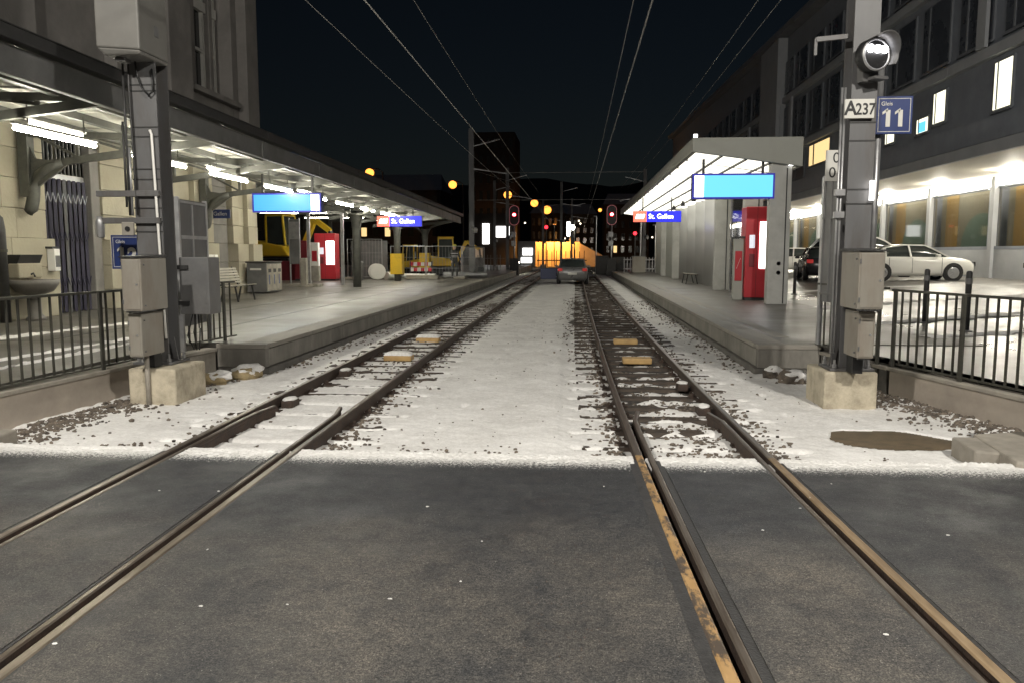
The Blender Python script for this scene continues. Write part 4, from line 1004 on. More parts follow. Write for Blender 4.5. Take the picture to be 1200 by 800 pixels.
# cross lights at the far end of the building
for i, (x, y) in enumerate(((-12.6, 33), (-11.4, 33.5), (-12.4, 38), (-11.0, 38), (-10.2, 41.5))):
    t = thing('strip_light', (x, y, 3.35), f'crosswise strip light over the yellow machines, {ord_[i]} from the road', 'strip light', 'crosswise strip lights past the building', math.pi / 2)
    inst('housing', tl_shm, t); inst('tube', tl_sm, t); inst('hanger', rodm, t)
m = MB(); m.box(-14.5, CX0 - .01, 28.3, CYB, 4.25, 4.42); part('rear_roof', m, 'fascia', cp_)
for y in (31.2, 38.4, 45.6):
    m = MB(); m.bar((-14.4, y, 3.75), (CX0 - .03, y, 3.75), .10, .16); m.bar((-14.4, y, 3.75), (-13, y, 4.2), .06); m.bar((-13, y, 4.2), (-11.5, y, 3.8), .06); part('rear_beam', m, 'canopy_steel', cp_)
m = MB(); m.box(-14.4, -14.2, 31.1, 31.3, PZ, 4.24); part('post', m, 'canopy_steel', cp_); m = MB(); m.box(-14.4, -14.2, 45.5, 45.7, PZ, 4.24); part('post', m, 'canopy_steel', cp_)

# ------------------------------------------------------------------ destination displays and station name signs
def display(cx, y, z0, z1, w, em, white_side, label, ztop, rim=.05):
    h = z1 - z0
    t = thing('destination_display', (cx, y, z0), label, 'display', 'lit destination displays')
    m = MB(); m.box(-w / 2, w / 2, -.10, .12, 0, h); part('housing', m, 'sign_blue', t, world=False, bev=.012)
    m = MB()
    for a in ((-w / 2 + .004, w / 2 - .004, h - rim, h - .004), (-w / 2 + .004, w / 2 - .004, .004, rim), (-w / 2 + .004, -w / 2 + rim, rim, h - rim), (w / 2 - rim, w / 2 - .004, rim, h - rim)): m.box(a[0], a[1], -.112, -.1015, a[2], a[3])
    part('bezel', m, 'e_bluerim', t, world=False)
    a, b = -w / 2 + rim, w / 2 - rim
    ww = .26 if white_side else 0
    m = MB()
    if white_side > 0: m.box(a, b - .25, -.108, -.1015, rim, h - rim)
    else: m.box(a + .25, b, -.108, -.1015, rim, h - rim)
    part('screen', m, em, t, world=False)
    m = MB()
    if white_side > 0: m.box(b - .25, b - .012, -.114, -.1015, rim + .005, h - rim - .005)
    else: m.box(a + .012, a + .25, -.114, -.1015, rim + .005, h - rim - .005)
    part('track_panel', m, 'e_white', t, world=False)
    for x in (-w * .36, w * .36):
        m = MB(); m.box(x - .03, x + .03, -.03, .03, h, ztop - z0); part('hanger', m, 'dark_metal', t, world=False)
    return t
display(-8.42, 22.9, 2.83, 3.39, 2.06, 'e_blue', 1, 'blank blue destination display hanging under the steel canopy', 3.95)
display(4.07, 21.55, 3.06, 3.72, 2.12, 'e_cyan', -1, 'blank cyan destination display hanging in front of the concrete shelter', 4.1)
def name_sign(cx, y, z0, w, h, label, ztop):
    t = thing('station_sign', (cx, y, z0), label, 'sign', 'lit station name signs')
    m = MB(); m.box(-w / 2, w / 2, -.08, .08, 0, h); part('housing', m, 'sign_blue', t, world=False)
    s = w * .28
    m = MB(); m.box(-w / 2 + .01, -w / 2 + s, -.10, -.0815, .01, h - .01); part('red_field', m, 'e_red', t, world=False)
    m = MB(); m.box(-w / 2 + s + .005, w / 2 - .01, -.10, -.0815, .01, h - .01); part('blue_field', m, 'e_bluedeep', t, world=False)
    text('St. Gallen', h * .62, (-w / 2 + s + .08, -.102, h * .5), 'e_white', t, align='LEFT', sx=.95)
    m = MB()
    for a, b in ((.12, .3), (.34, .52), (.56, .74)): m.hexa([(-w / 2 + s * a + .02, -.104, h * .3), (-w / 2 + s * b + .02, -.104, h * .3), (-w / 2 + s * b + .02, -.1005, h * .3), (-w / 2 + s * a + .02, -.1005, h * .3), (-w / 2 + s * a + .08, -.104, h * .72), (-w / 2 + s * b + .08, -.104, h * .72), (-w / 2 + s * b + .08, -.1005, h * .72), (-w / 2 + s * a + .08, -.1005, h * .72)])
    part('emblem', m, 'e_white', t, world=False)
    for x in (-w * .3, w * .3):
        m = MB(); m.box(x - .025, x + .025, -.025, .025, h, ztop - z0); part('hanger', m, 'dark_metal', t, world=False)
name_sign(-8.10, 36.3, 2.86, 2.08, .48, 'lit red and blue name sign reading St. Gallen under the steel canopy', 3.9)
name_sign(3.55, 36.0, 3.02, 2.10, .48, 'lit red and blue name sign reading St. Gallen under the shelter roof', 4.1)

# ------------------------------------------------------------------ things on the first platform
def bench(loc, rz, L, label, back=True):
    t = thing('platform_bench', loc, label, 'bench', None, rz)
    slat = MB(); slat.box(0, L, -.02, .02, -.012, .012); sm = slat.mesh('slat', 'wood_bench')
    for i in range(6): inst('slat', sm, t, (0, .06 + i * .078, .45 - .012 * i if i < 3 else .43), (0, 0, 0), (1, 1.5, 1))
    for i in range(6 if back else 0): inst('slat', sm, t, (0, .5 + .03 * i, .52 + .075 * i), (R(70), 0, 0), (1, 1.4, 1))
    for x in (.18, L - .18):
        m = MB(); m.bar((x, .1, .42), (x, .02, 0), .04); m.bar((x, .42, .40), (x, .52, 0), .04); m.bar((x, .04, .43), (x, .5, .41), .04); m.bar((x, .5, .41), (x, .69, .95) if back else (x, .52, .43), .04); part('frame', m, 'dark_metal', t, world=False)
    return t
bench((-9.25, 21.0, PZ), math.pi / 2, 1.5, 'slatted bench with dark legs against the stone wall')
t = thing('ticket_validator', (-9.62, 20.5, PZ), 'slim steel post with a small device beside the bench', 'validator')
m = MB(); m.box(-.07, .07, -.07, .07, 0, .95); part('post', m, 'galv', t, world=False, bev=.01)
m = MB(); m.box(-.10, .10, -.09, .09, .95, 1.30); part('device', m, 'white_paint', t, world=False, bev=.02)
m = MB(); m.box(-.08, .08, -.098, -.091, 1.02, 1.12); part('slot', m, 'black', t, world=False)
t = thing('recycling_station', (-10.55, 26.0, PZ), 'dark grey recycling bin block with pale stickered side', 'recycling bin')
m = MB(); m.box(-.40, .28, -.25, 1.1, .04, 1.02); part('body', m, 'grey_metal', t, world=False, bev=.015)
m = MB(); m.box(-.43, .31, -.28, 1.13, 1.022, 1.06); part('lid', m, 'dark_metal', t, world=False, bev=.01)
m = MB(); m.box(-.28, .1, -.258, -.251, .78, .84); part('label_strip', m, 'sign_white', t, world=False)
for k in range(3):
    y = -.22 + k * .44; m = MB(); m.box(.281, .30, y, y + .41, .08, .98); d = part('flap_door', m, 'concrete', t, world=False, bev=.01)
    m = MB(); m.box(.301, .304, y + .08, y + .33, .70, .82); part('slot', m, 'black', d, world=False)
    m = MB(); m.box(.301, .304, y + .12, y + .2, .3, .62); part('sticker', m, 'sign_blue', d, world=False)
def ticket_machine(loc, label, w=1.0, h=2.25, d=.7, glow_side=1):
    t = thing('ticket_machine', loc, label, 'ticket machine', 'red ticket machines')
    m = MB(); m.box(-w / 2, w / 2, 0, d, .08, h); part('housing', m, 'red_paint', t, world=False, bev=.02)
    m = MB(); m.box(-w / 2 + .03, w / 2 - .03, .03, d - .03, 0, .08); part('plinth', m, 'dark_metal', t, world=False)
    m = MB(); m.box(-.004, .004, -.003, .0, .1, h - .02); part('door_gap', m, 'black', t, world=False)
    s = glow_side
    x0, x1 = sorted((s * .04, s * (w / 2 - .04))); m = MB(); m.box(x0 + .03, x1, -.03, -.001, h * .34, h * .84); part('lit_panel', m, 'e_lightbox', t, world=False, bev=.02)
    x0, x1 = sorted((-s * .06, -s * (w / 2 - .10))); m = MB(); m.box(x0, x1, -.012, -.001, h * .56, h * .70); part('screen', m, 'e_dim', t, world=False)
    m = MB(); m.box(x0, x1, -.03, -.001, h * .36, h * .5); part('tray', m, 'dark_red', t, world=False, bev=.01)
    return t
M['e_dim'] = emit('screen_dim_glow', (.6, .65, .8), .5)
ticket_machine((-12.3, 38.3, PZ), 'red ticket machine with a glowing panel under the steel canopy', 1.05, 2.3)
t = thing('vending_machine', (-13.25, 37.8, PZ), 'dark red machine beside the glowing ticket machine', 'vending machine')
m = MB(); m.box(-.42, .2, 0, .7, .1, 1.95); part('housing', m, 'dark_red', t, world=False, bev=.02)
m = MB(); m.box(-.40, .18, .02, .68, 0, .1); part('plinth', m, 'dark_metal', t, world=False); m = MB(); m.box(-.36, .14, -.02, -.001, .5, 1.8); part('door', m, 'dark_red', t, world=False, bev=.01)
t = thing('emergency_phone', (-12.63, 37.7, PZ), 'white and red emergency column between the two red machines', 'emergency post')
m = MB(); m.box(-.2, .2, 0, .3, .0, .72); part('base', m, 'concrete', t, world=False, bev=.01)
m = MB(); m.box(-.19, .19, .02, .28, .721, 1.85); part('housing', m, 'white_paint', t, world=False, bev=.02); m = MB(); m.box(-.12, .12, 0, .019, .95, 1.45); part('front_plate', m, 'red_paint', t, world=False)
t = thing('litter_bin', (-10.65, 38.6, PZ), 'round steel litter bin in front of the site fence', 'litter bin')
m = MB(); m.lathe([(.17, 0), (.17, .85), (.185, .86), (.185, .92), (.14, .95)], n=20); part('body', m, 'galv', t, world=False, smooth=True); m = MB(); m.box(-.10, .10, -.19, -.165, .68, .78); part('opening', m, 'black', t, world=False)
# information pillar (blue-grey board on two posts) by the yellow loader
t = thing('timetable_board', (-11.35, 31.5, PZ), 'narrow blue timetable board with a pale foot near the yellow loader', 'notice board')
m = MB(); m.box(-.2, .2, -.04, .04, .9, 2.7); part('panel', m, 'grey_metal', t, world=False, bev=.01); m = MB(); m.box(-.18, .18, -.05, -.041, 1.9, 2.6); part('poster', m, 'galv', t, world=False)
m = MB(); m.box(-.22, -.19, -.05, .05, 0, 2.75); m.box(.19, .22, -.05, .05, 0, 2.75); part('frame', m, 'galv', t, world=False)
m = MB(); m.box(-.3, 1.0, -.4, .4, 0, .10); part('foot', m, 'concrete', t, world=False)
t = thing('barrier_post', (-10.85, 31.1, PZ), 'pale square post on a flat foot beside the timetable board', 'post')
m = MB(); m.box(-.12, .12, -.12, .12, 0, 1.15); part('shaft', m, 'concrete', t, world=False, bev=.02); m = MB(); m.box(-.4, .4, -.3, .3, -.0, .06); part('foot', m, 'concrete', t, world=False)

# ------------------------------------------------------------------ building site at the end of the first platform
def site_fence(pa, pb, h, label):
    d = Vector((pb[0] - pa[0], pb[1] - pa[1], 0)); L = d.length
    t = thing('site_fence', (pa[0], pa[1], PZ), label, 'fence', 'mesh fence panels of the building site', math.atan2(d.y, d.x))
    m = MB()
    for x in (0, L): m.tube([(x, 0, 0), (x, 0, h)], .022, 6)
    m.tube([(0, 0, h), (L, 0, h)], .02, 6); m.tube([(0, 0, .12), (L, 0, .12)], .02, 6); part('frame', m, 'galv', t, world=False)
    m = MB(); n = int(L / .16)
    for i in range(1, n): m.box(i * L / n - .003, i * L / n + .003, -.003, .003, .12, h)
    for z in (h * .33, h * .66): m.box(0, L, -.005, .005, z - .006, z + .006)
    part('mesh_infill', m, 'galv', t, world=False, kind='stuff')
    for x in (.12, L - .12):
        m = MB(); m.box(x - .3, x + .3, -.11, .11, 0, .12); part('foot', m, 'concrete', t, world=False, bev=.02)
site_fence((-11.75, 40.3), (-9.95, 40.3), 2.05, 'tall mesh fence panel beside the red ticket machine')
for i, (a, b) in enumerate(((-9.7, -7.9), (-7.8, -6.0))):
    site_fence((a, 41.2), (b, 41.4), 1.7, ['mesh fence panel in front of the excavators', 'mesh fence panel beside the worker'][i])
site_fence((-5.95, 41.6), (-5.5, 47.5), 1.7, 'mesh fence panel running along the platform edge past the worker')
m = MB(); m.box(-11.8, -9.9, 41.2, 41.3, PZ, 2.3); solo('hoarding', m, 'grey_metal', 'grey sheet hoarding behind the tall mesh fence', 'hoarding')
gm = MB(); gm.box(-.26, .26, -.26, .26, 0, .98); gme = gm.mesh('guard_board', 'yellow')
for i, (x, y, z) in enumerate(((-8.72, 38.4, PZ + .32), (-8.72, 45.6, PZ + .35))):
    t = thing('column_guard', (x, y, z), ['yellow guard boxed round the canopy column behind the name sign', 'yellow guard boxed round the last canopy column'][i], 'column guard', 'yellow guards on the canopy columns')
    for s in (-1, 1):
        q = MB(); q.box(s * .27 - .015, s * .27 + .015, -.285, .285, 0, 1.0); part('guard_board', q, 'yellow', t, world=False)
        q = MB(); q.box(-.254, .254, s * .27 - .015, s * .27 + .015, 0, 1.0); part('guard_board', q, 'yellow', t, world=False)
def excavator(loc, rz, s, label, boom=True):
    t = thing('excavator', loc, label, 'excavator', 'yellow machines on the building site', rz); t.scale = (s, s, s)
    for sd in (-.55, .55):
        m = MB()
        prof = [(-.9, .12), (-.8, .02), (.8, .02), (.9, .12), (.9, .38), (.78, .5), (-.78, .5), (-.9, .38)]
        n = len(prof); m.add([(x, sd - .16, z) for x, z in prof] + [(x, sd + .16, z) for x, z in prof], [tuple(range(n)), tuple(range(n, 2 * n))[::-1]] + [(i, n + i, n + (i + 1) % n, (i + 1) % n) for i in range(n)])
        tk = part('crawler', m, 'rubber', t, world=False, bev=.03)
        for x in (-.7, -.25, .25, .7):
            m = MB(); m.lathe([(.15, -.18), (.15, .18)], (x, sd, .26), 12, 'y'); part('roller', m, 'dark_metal', tk, world=False)
    m = MB(); m.hexa([(-1.0, -.7, .58), (.85, -.7, .58), (.85, .7, .58), (-1.0, .7, .58), (-1.05, -.68, 1.25), (.5, -.68, 1.0), (.5, .68, 1.0), (-1.05, .68, 1.25)]); part('body', m, 'yellow', t, world=False, bev=.06)
    m = MB(); P = [(-.35, -.60), (.62, -.60), (.62, .15), (-.35, .15)]
    for (x, y), lean in zip(P, (0, -.12, -.12, 0)): m.bar((x, y, 1.0), (x + lean, y, 2.25), .07)
    for i in range(4):
        a, b = P[i], P[(i + 1) % 4]; la, lb = (0, -.12, -.12, 0)[i], (0, -.12, -.12, 0)[(i + 1) % 4]; m.bar((a[0] + la, a[1], 2.25), (b[0] + lb, b[1], 2.25), .07)
    cb = part('cab', m, 'yellow', t, world=False)
    m = MB(); m.box(-.38, .56, -.63, .18, 2.29, 2.36); part('cab_roof', m, 'yellow', cb, world=False, bev=.02)
    m = MB(); m.add([(-.33, -.6, 1.05), (.6, -.6, 1.05), (.5, -.6, 2.2), (-.33, -.6, 2.2)], [(0, 1, 2, 3)]); m.add([(.62, -.58, 1.05), (.62, .13, 1.05), (.5, .13, 2.2), (.5, -.58, 2.2)], [(0, 1, 2, 3)]); part('cab_window', m, 'car_glass', cb, world=False)
    m = MB(); m.box(-.2, .15, -.45, 0, 1.0, 1.4); m.box(-.28, -.18, -.45, 0, 1.3, 1.8); part('seat', m, 'black', cb, world=False)
    if boom:
        m = MB(); m.bar((.7, .35, .8), (1.35, .35, 2.1), .18, .22); m.bar((1.35, .35, 2.1), (2.15, .35, 1.6), .14, .2); part('boom', m, 'yellow', t, world=False)
        m = MB(); m.bar((2.15, .35, 1.6), (2.25, .35, .65), .12, .16); part('stick', m, 'dark_metal', t, world=False)
        m = MB(); m.hexa([(2.0, .1, .1), (2.5, .1, .15), (2.5, .6, .15), (2.0, .6, .1), (2.1, .1, .65), (2.35, .1, .65), (2.35, .6, .65), (2.1, .6, .65)]); part('bucket', m, 'dark_metal', t, world=False, bev=.03)
    return t
excavator((-7.9, 47.5, PZ), R(8), .98, 'yellow mini excavator behind the last canopy column')
t = excavator((-15.2, 40.5, PZ + .45), R(-20), 1.25, 'large yellow loader with an open cab past the end of the building')
m = MB(); m.hexa([(-16.6, 38.4, PZ), (-13.2, 38.4, PZ), (-13.2, 41, PZ), (-16.6, 41, PZ), (-16.6, 38.6, PZ + .95), (-13.2, 38.6, PZ + .95), (-13.2, 41, PZ + .95), (-16.6, 41, PZ + .95)]); solo('site_trailer', m, 'dark_red', 'dark red trailer bed standing in front of the yellow loader', 'trailer')
excavator((-10.3, 49, PZ), R(170), .8, 'small yellow machine partly hidden behind the guarded column', False)
for i, (x, y, r, L, rz, mt, lab) in enumerate(((-9.45, 40.3, .20, 1.0, 1.2, 'white_paint', 'white pipe drum leaning by the yellow guard'), (-6.1, 43.6, .16, 2.4, .1, 'galv', 'long grey pipe lying at the feet of the worker'), (-8.3, 41.9, .13, 1.8, -.25, 'white_paint', 'pale pipe lying under the mini excavator'))):
    t = thing('drain_pipe', (x, y, PZ + r), lab, 'pipe', 'pipes lying on the building site', rz)
    m = MB(); m.lathe([(r, -L / 2), (r, L / 2 - .12), (r * 1.12, L / 2 - .1), (r * 1.12, L / 2), (r * .85, L / 2), (r * .85, -L / 2)], (0, 0, 0), 18, 'x'); part('pipe', m, mt, t, world=False, smooth=False)
t = thing('cable_reel', (-10.05, 39.6, PZ + .42), 'white cable reel with a red hub leaning in front of the site fence', 'cable reel', None, .5)
for s in (-.2, .2):
    m = MB(); m.lathe([(.40, -.03), (.40, .03), (.12, .035)], (0, s, 0), 24, 'y'); part('disc', m, 'white_paint', t, world=False)
m = MB(); m.lathe([(.2, -.17), (.2, .17)], (0, 0, 0), 18, 'y'); part('drum', m, 'red_paint', t, world=False); m = MB(); m.lathe([(.22, -.24), (.24, -.245), (.05, -.26)], (0, 0, 0), 18, 'y'); part('hub', m, 'red_paint', t, world=False)
m = MB(); m.box(-9.0, -7.9, 43.2, 43.35, PZ + .1, PZ + .85)
t = thing('site_barrier', (-8.4, 43.2, PZ), 'red and white site barrier between the yellow guards', 'barrier')
for k in range(2):
    for i in range(6):
        q = MB(); q.box(-.7 + i * .2, -.7 + i * .2 + .195, -.02, .02, .35 + .3 * k, .55 + .3 * k); part('board', q, 'red_paint' if (i + k) % 2 else 'sign_white', t, world=False)
q = MB(); q.box(-.72, -.66, -.03, .03, 0, .9); q.box(.48, .54, -.03, .03, 0, .9); part('leg', q, 'dark_metal', t, world=False)
t = thing('pallet', (-7.9, 40.6, PZ), 'low stack of timber lying in front of the guarded column', 'timber stack', None, .1)
for k in range(2):
    for i in range(5): q = MB(); q.box(-.8, .8, -.4 + i * .17, -.4 + i * .17 + .13, .02 + .1 * k, .11 + .1 * k); part('plank', q, 'wood_bench', t, world=False)
# worker in a yellow helmet
def person(loc, rz, label):
    t = thing('person', loc, label, 'person', None, rz)
    J = {'pel': ((0, 0, .95), .155), 'wst': ((0, 0, 1.12), .145), 'chs': ((.01, 0, 1.32), .165), 'nk': ((.02, 0, 1.49), .062), 'hd0': ((.035, 0, 1.56), .06)}
    E_ = [('pel', 'wst'), ('wst', 'chs'), ('chs', 'nk'), ('nk', 'hd0')]
    for s, n in ((1, 'l'), (-1, 'r')):
        J['hip' + n] = ((0, .10 * s, .88), .105); J['kn' + n] = ((.03 + .05 * (s > 0), .12 * s, .48), .07); J['an' + n] = ((-.01 + .05 * (s > 0), .125 * s, .09), .05); J['to' + n] = ((.15 + .05 * (s > 0), .14 * s, .045), .042)
        J['sh' + n] = ((.0, .20 * s, 1.42), .068); J['el' + n] = ((-.02 + .06 * (s > 0), .27 * s, 1.14), .05); J['wr' + n] = ((.14 + .1 * (s > 0), .24 * s, .94), .034)
        E_ += [('pel', 'hip' + n), ('hip' + n, 'kn' + n), ('kn' + n, 'an' + n), ('an' + n, 'to' + n), ('chs', 'sh' + n), ('sh' + n, 'el' + n), ('el' + n, 'wr' + n)]
    ks = list(J); me = bpy.data.meshes.new('body'); me.from_pydata([J[k][0] for k in ks], [(ks.index(a), ks.index(b)) for a, b in E_], [])
    me.materials.append(M['workwear']); o = inst('body', me, t)
    sk_ = o.modifiers.new('skin', 'SKIN')
    for i, k in enumerate(ks): me.skin_vertices[0].data[i].radius = (J[k][1], J[k][1])
    me.skin_vertices[0].data[0].use_root = True
    sb_ = o.modifiers.new('sub', 'SUBSURF'); sb_.levels = 1; sb_.render_levels = 2
    m = MB(); m.blob((.045, 0, 1.64), (.095, .078, .118), 3, 2, .05); m.blob((.14, 0, 1.63), (.02, .014, .022), 1, 1, 0)
    for s in (-1, 1): m.blob((.045, .08 * s, 1.635), (.02, .012, .03), 1, 1, 0)
    hd = part('head', m, 'skin', t, world=False, smooth=True)
    m = MB()
    for s in (-1, 1): m.blob((.128, .03 * s, 1.655), (.012, .014, .009), 1, 1, 0)
    m.blob((.128, 0, 1.585), (.01, .026, .006), 1, 1, 0); part('face', m, 'black', hd, world=False)
    m = MB(); m.lathe([(.125, 0), (.12, .03), (.11, .07), (.075, .115), (.02, .13)], (.035, 0, 1.69), 18); m.box(.1, .2, -.07, .07, 1.69, 1.70); part('helmet', m, 'helmet', t, world=False, smooth=True)
    m = MB(); m.lathe([(.185, 0), (.19, .05)], (.005, 0, 1.16), 16); m.lathe([(.20, 0), (.205, .05)], (.01, 0, 1.3), 16); part('reflective_band', m, 'galv', t, world=False)
    for s, n in ((1, 'l'), (-1, 'r')):
        w_ = Vector(J['wr' + n][0]); m = MB(); m.blob(tuple(w_ + Vector((.04, 0, -.035))), (.04, .022, .045), 2, 2, .1)
        for f in range(4):
            b0 = w_ + Vector((.065 - .004 * abs(f - 1.5), (f - 1.5) * .012, -.06)); m.tube([b0, b0 + Vector((.02, 0, -.03 + .004 * f)), b0 + Vector((.022 - .014, 0, -.055 + .004 * abs(f - 1)))], [.009, .008, .007], 6)
        m.tube([w_ + Vector((.03, -.018 * s, -.03)), w_ + Vector((.06, -.035 * s, -.045)), w_ + Vector((.075, -.03 * s, -.065))], [.010, .009, .008], 6)
        part('hand', m, 'skin', t, world=False, smooth=True)
    return t
person((-6.55, 42.6, PZ), R(-60), 'worker in dark clothes with a yellow helmet standing behind the mesh fence')

# ------------------------------------------------------------------ concrete shelter on the second platform
SY0, SY1, SX0, SX1 = 21.3, 55.0, 2.98, 5.68
sh = thing('platform_shelter', (4.6, 38, PZ), 'concrete platform shelter with a luminous ceiling and a wavy rear wall', 'shelter')
zt = 4.62
def su(x): return 4.27 - .40 * (x - SX0) / (SX1 - SX0)
m = MB(); m.hexa([(SX0 + .14, SY0 + .16, su(SX0) + .12), (SX1 - .01, SY0 + .16, su(SX1) + .12), (SX1 - .01, SY1 - .1, su(SX1) + .12), (SX0 + .14, SY1 - .1, su(SX0) + .12), (SX0 + .14, SY0 + .16, zt - .03), (SX1 - .01, SY0 + .16, zt - .03), (SX1 - .01, SY1 - .1, zt - .03), (SX0 + .14, SY1 - .1, zt - .03)]); part('roof', m, 'concrete', sh)
m = MB(); m.hexa([(SX0, SY0, su(SX0)), (SX1 + .1, SY0, su(SX1)), (SX1 + .1, SY0 + .15, su(SX1)), (SX0, SY0 + .15, su(SX0)), (SX0, SY0, zt), (SX1 + .1, SY0, zt), (SX1 + .1, SY0 + .15, zt), (SX0, SY0 + .15, zt)])
M['shelter_face'] = mat('shelter_face', (.38, .385, .35), (.32, .325, .295), 1.2, .6, bump=.05, grime=(.2, .2, .17), gscale=1.2, gamt=.4)
part('front_fascia', m, 'shelter_face', sh, bev=.012)
n = 8
for i in range(n):
    a, b = SY0 + .17 + (SY1 - SY0 - .17) * i / n, SY0 + .17 + (SY1 - SY0 - .17) * (i + 1) / n - .012
    m = MB(); m.box(SX0, SX0 + .12, a, b, su(SX0), zt); part('side_fascia', m, 'shelter_face', sh, bev=.01)
m = MB(); m.box(SX1 + .0, SX1 + .1, SY0 + .16, SY1, su(SX1), zt - .005); part('rear_fascia', m, 'shelter_face', sh)
PW, PL = (SX1 - SX0 - .2) / 4, 2.05
for a in range(4):
    x0, x1 = SX0 + .15 + PW * a + .03, SX0 + .15 + PW * (a + 1) - .03
    m = MB(); L = PL - .08
    m.hexa([(x0, 0, su(x0) + .03), (x1, 0, su(x1) + .03), (x1, L, su(x1) + .03), (x0, L, su(x0) + .03), (x0, 0, su(x0) + .10), (x1, 0, su(x1) + .10), (x1, L, su(x1) + .10), (x0, L, su(x0) + .10)])
    me = m.mesh('ceiling_panel', 'e_panel')
    y = SY0 + .22
    while y + PL < SY1: inst('ceiling_panel', me, sh, to(sh, (0, y, 0))); y += PL
E2 = MB()
cmx = [SX0 + .15 + PW * a for a in range(1, 4)]
for x in cmx:
    m = MB(); m.box(x - .028, x + .028, SY0 + .16, SY1 - .1, su(x) - .01, su(x) + .11); part('ceiling_rail', m, 'canopy_steel', sh)
y = SY0 + .22 - .04
while y < SY1:
    m = MB(); m.hexa([(SX0 + .13, y - .03, su(SX0) + .012), (SX1, y - .03, su(SX1) + .012), (SX1, y + .03, su(SX1) + .012), (SX0 + .13, y + .03, su(SX0) + .012), (SX0 + .13, y - .03, su(SX0) + .1), (SX1, y - .03, su(SX1) + .1), (SX1, y + .03, su(SX1) + .1), (SX0 + .13, y + .03, su(SX0) + .1)]); part('ceiling_rail', m, 'canopy_steel', sh); y += PL
def pier(y, x0=5.02, x1=5.56, dx=.30):
    m = MB(); m.box(x0, x1, y, y + dx, PZ, su(5.3) + .05); pq = part('pier', m, 'pier_concrete', sh, bev=.015)
    m = MB(); m.box(x0 + .40, x0 + .43, y - .012, y - .001, PZ + .02, 3.85); part('joint_strip', m, 'dark_metal', pq)
    return pq
pq = pier(21.45)
for z in (1.38, 1.14):
    m = MB(); m.lathe([(.055, -.05), (.055, 0), (.03, .0)], (5.30, 21.45, z), 14, 'y'); part('dial', m, 'black', pq)
for y in (24.6, 29.6, 42.5, 48.0): pier(y)
# wavy metal rear wall between two piers, glass beside it
YW0, YW1, nn = 30.2, 42.3, 108
def wave_x(i): return 5.36 + .15 * abs(math.cos(math.pi * i / nn * 4.5)) ** .8
wv = MB()
for i in range(nn + 1):
    y = YW0 + (YW1 - YW0) * i / nn; wv.v += [(wave_x(i), y, PZ), (wave_x(i), y, 3.95)]
for i in range(nn): wv.face((i * 2, i * 2 + 1, i * 2 + 3, i * 2 + 2))
o = part('wavy_wall', wv, 'wave', sh, smooth=True); q = o.modifiers.new('thickness', 'SOLIDIFY'); q.thickness = .04
for a, b in ((43.0, 47.9), (48.6, 54.0)):
    k = int((b - a) / .8)
    for i in range(k):
        y = a + (b - a) * i / k; m = MB(); m.box(5.28, 5.33, y + .01, y + (b - a) / k - .02, PZ, 3.95); part('wall_panel', m, 'shelter_face', sh, bev=.008)
m = MB(); m.box(5.29, 5.31, 26.0, 28.0, PZ + .1, 3.6); part('glass_pane', m, 'glass', sh)
for y in (25.95, 28.0):
    m = MB(); m.box(5.27, 5.33, y - .03, y + .03, PZ, 3.95); part('glass_post', m, 'galv', sh)
for i, y in enumerate((30.6, 34.0, 37.4, 40.8)):
    t = thing('ceiling_spot', (4.85, y, 3.98), f'black spotlight on the shelter ceiling before the wavy wall, {ord_[i]} from the road', 'spotlight', 'black spotlights under the shelter roof')
    m = MB(); m.box(-.08, .08, -.14, .14, -.20, -.03); part('housing', m, 'black', t, world=False, bev=.02); m = MB(); m.lathe([(.05, -.03), (.05, .06)], n=10); part('stem', m, 'dark_metal', t, world=False)
    m = MB(); m.box(-.06, .06, -.11, .11, -.212, -.201); part('lens', m, 'e_lightbox', t, world=False)
b = bench((4.75, 38.2, PZ), math.pi / 2, 1.6, 'narrow backless bench in front of the wavy shelter wall', False); b.rotation_euler = (0, 0, -math.pi / 2); b.location = (4.75, 36.6, PZ)
t = ticket_machine((5.11, 23.2, PZ), 'tall red ticket machine with a long glowing panel by the shelter pier', .62, 2.65)
m = MB(); m.hexa([(-.58, .0, 2.36), (.57, .0, 2.36), (.57, .7, 2.36), (-.58, .7, 2.36), (-.58, -.0, 2.36), (.57, .0, 2.36), (.57, .7, 2.36), (-.58, .7, 2.36)])
t = thing('emergency_phone', (4.64, 23.35, PZ), 'grey and red emergency column beside the tall red ticket machine', 'emergency post')
m = MB(); m.box(-.14, .14, 0, .18, 0, 1.75); part('column', m, 'shelter_face', t, world=False, bev=.02); m = MB(); m.box(-.10, .10, -.03, -.001, .55, 1.4); part('housing', m, 'red_paint', t, world=False, bev=.015)
m = MB(); m.box(-.14, .16, -.05, .16, 1.76, 1.82); part('hood', m, 'dark_metal', t, world=False); m = MB(); m.bar((-.06, -.036, .9), (.05, -.036, 1.2), .02, .006); part('mark', m, 'sign_white', t, world=False)
t = thing('ceiling_spot', (5.55, 21.5, 3.93), 'small bright spotlight at the shelter roof corner above the pier', 'spotlight')
m = MB(); m.box(-.09, .09, -.12, -.06, -.03, .04); part('lens', m, 'e_lightbox', t, world=False); m = MB(); m.box(-.10, .10, -.059, .1, -.04, .05); part('housing', m, 'galv', t, world=False)
m = MB(); m.box(-.05, .05, -.04, .0, 0, .08); t = solo('marker_lamp', m, 'e_lightbox', 'tiny lamp on the corner of the shelter roof', 'lamp', loc=(3.05, 21.35, 4.63))
m = MB(); m.box(5.0, 5.5, 46.1, 47.1, PZ, 1.25)
t = thing('relay_cabinet', (4.35, 56.4, PZ), 'grey cabinet standing past the far end of the shelter', 'cabinet')
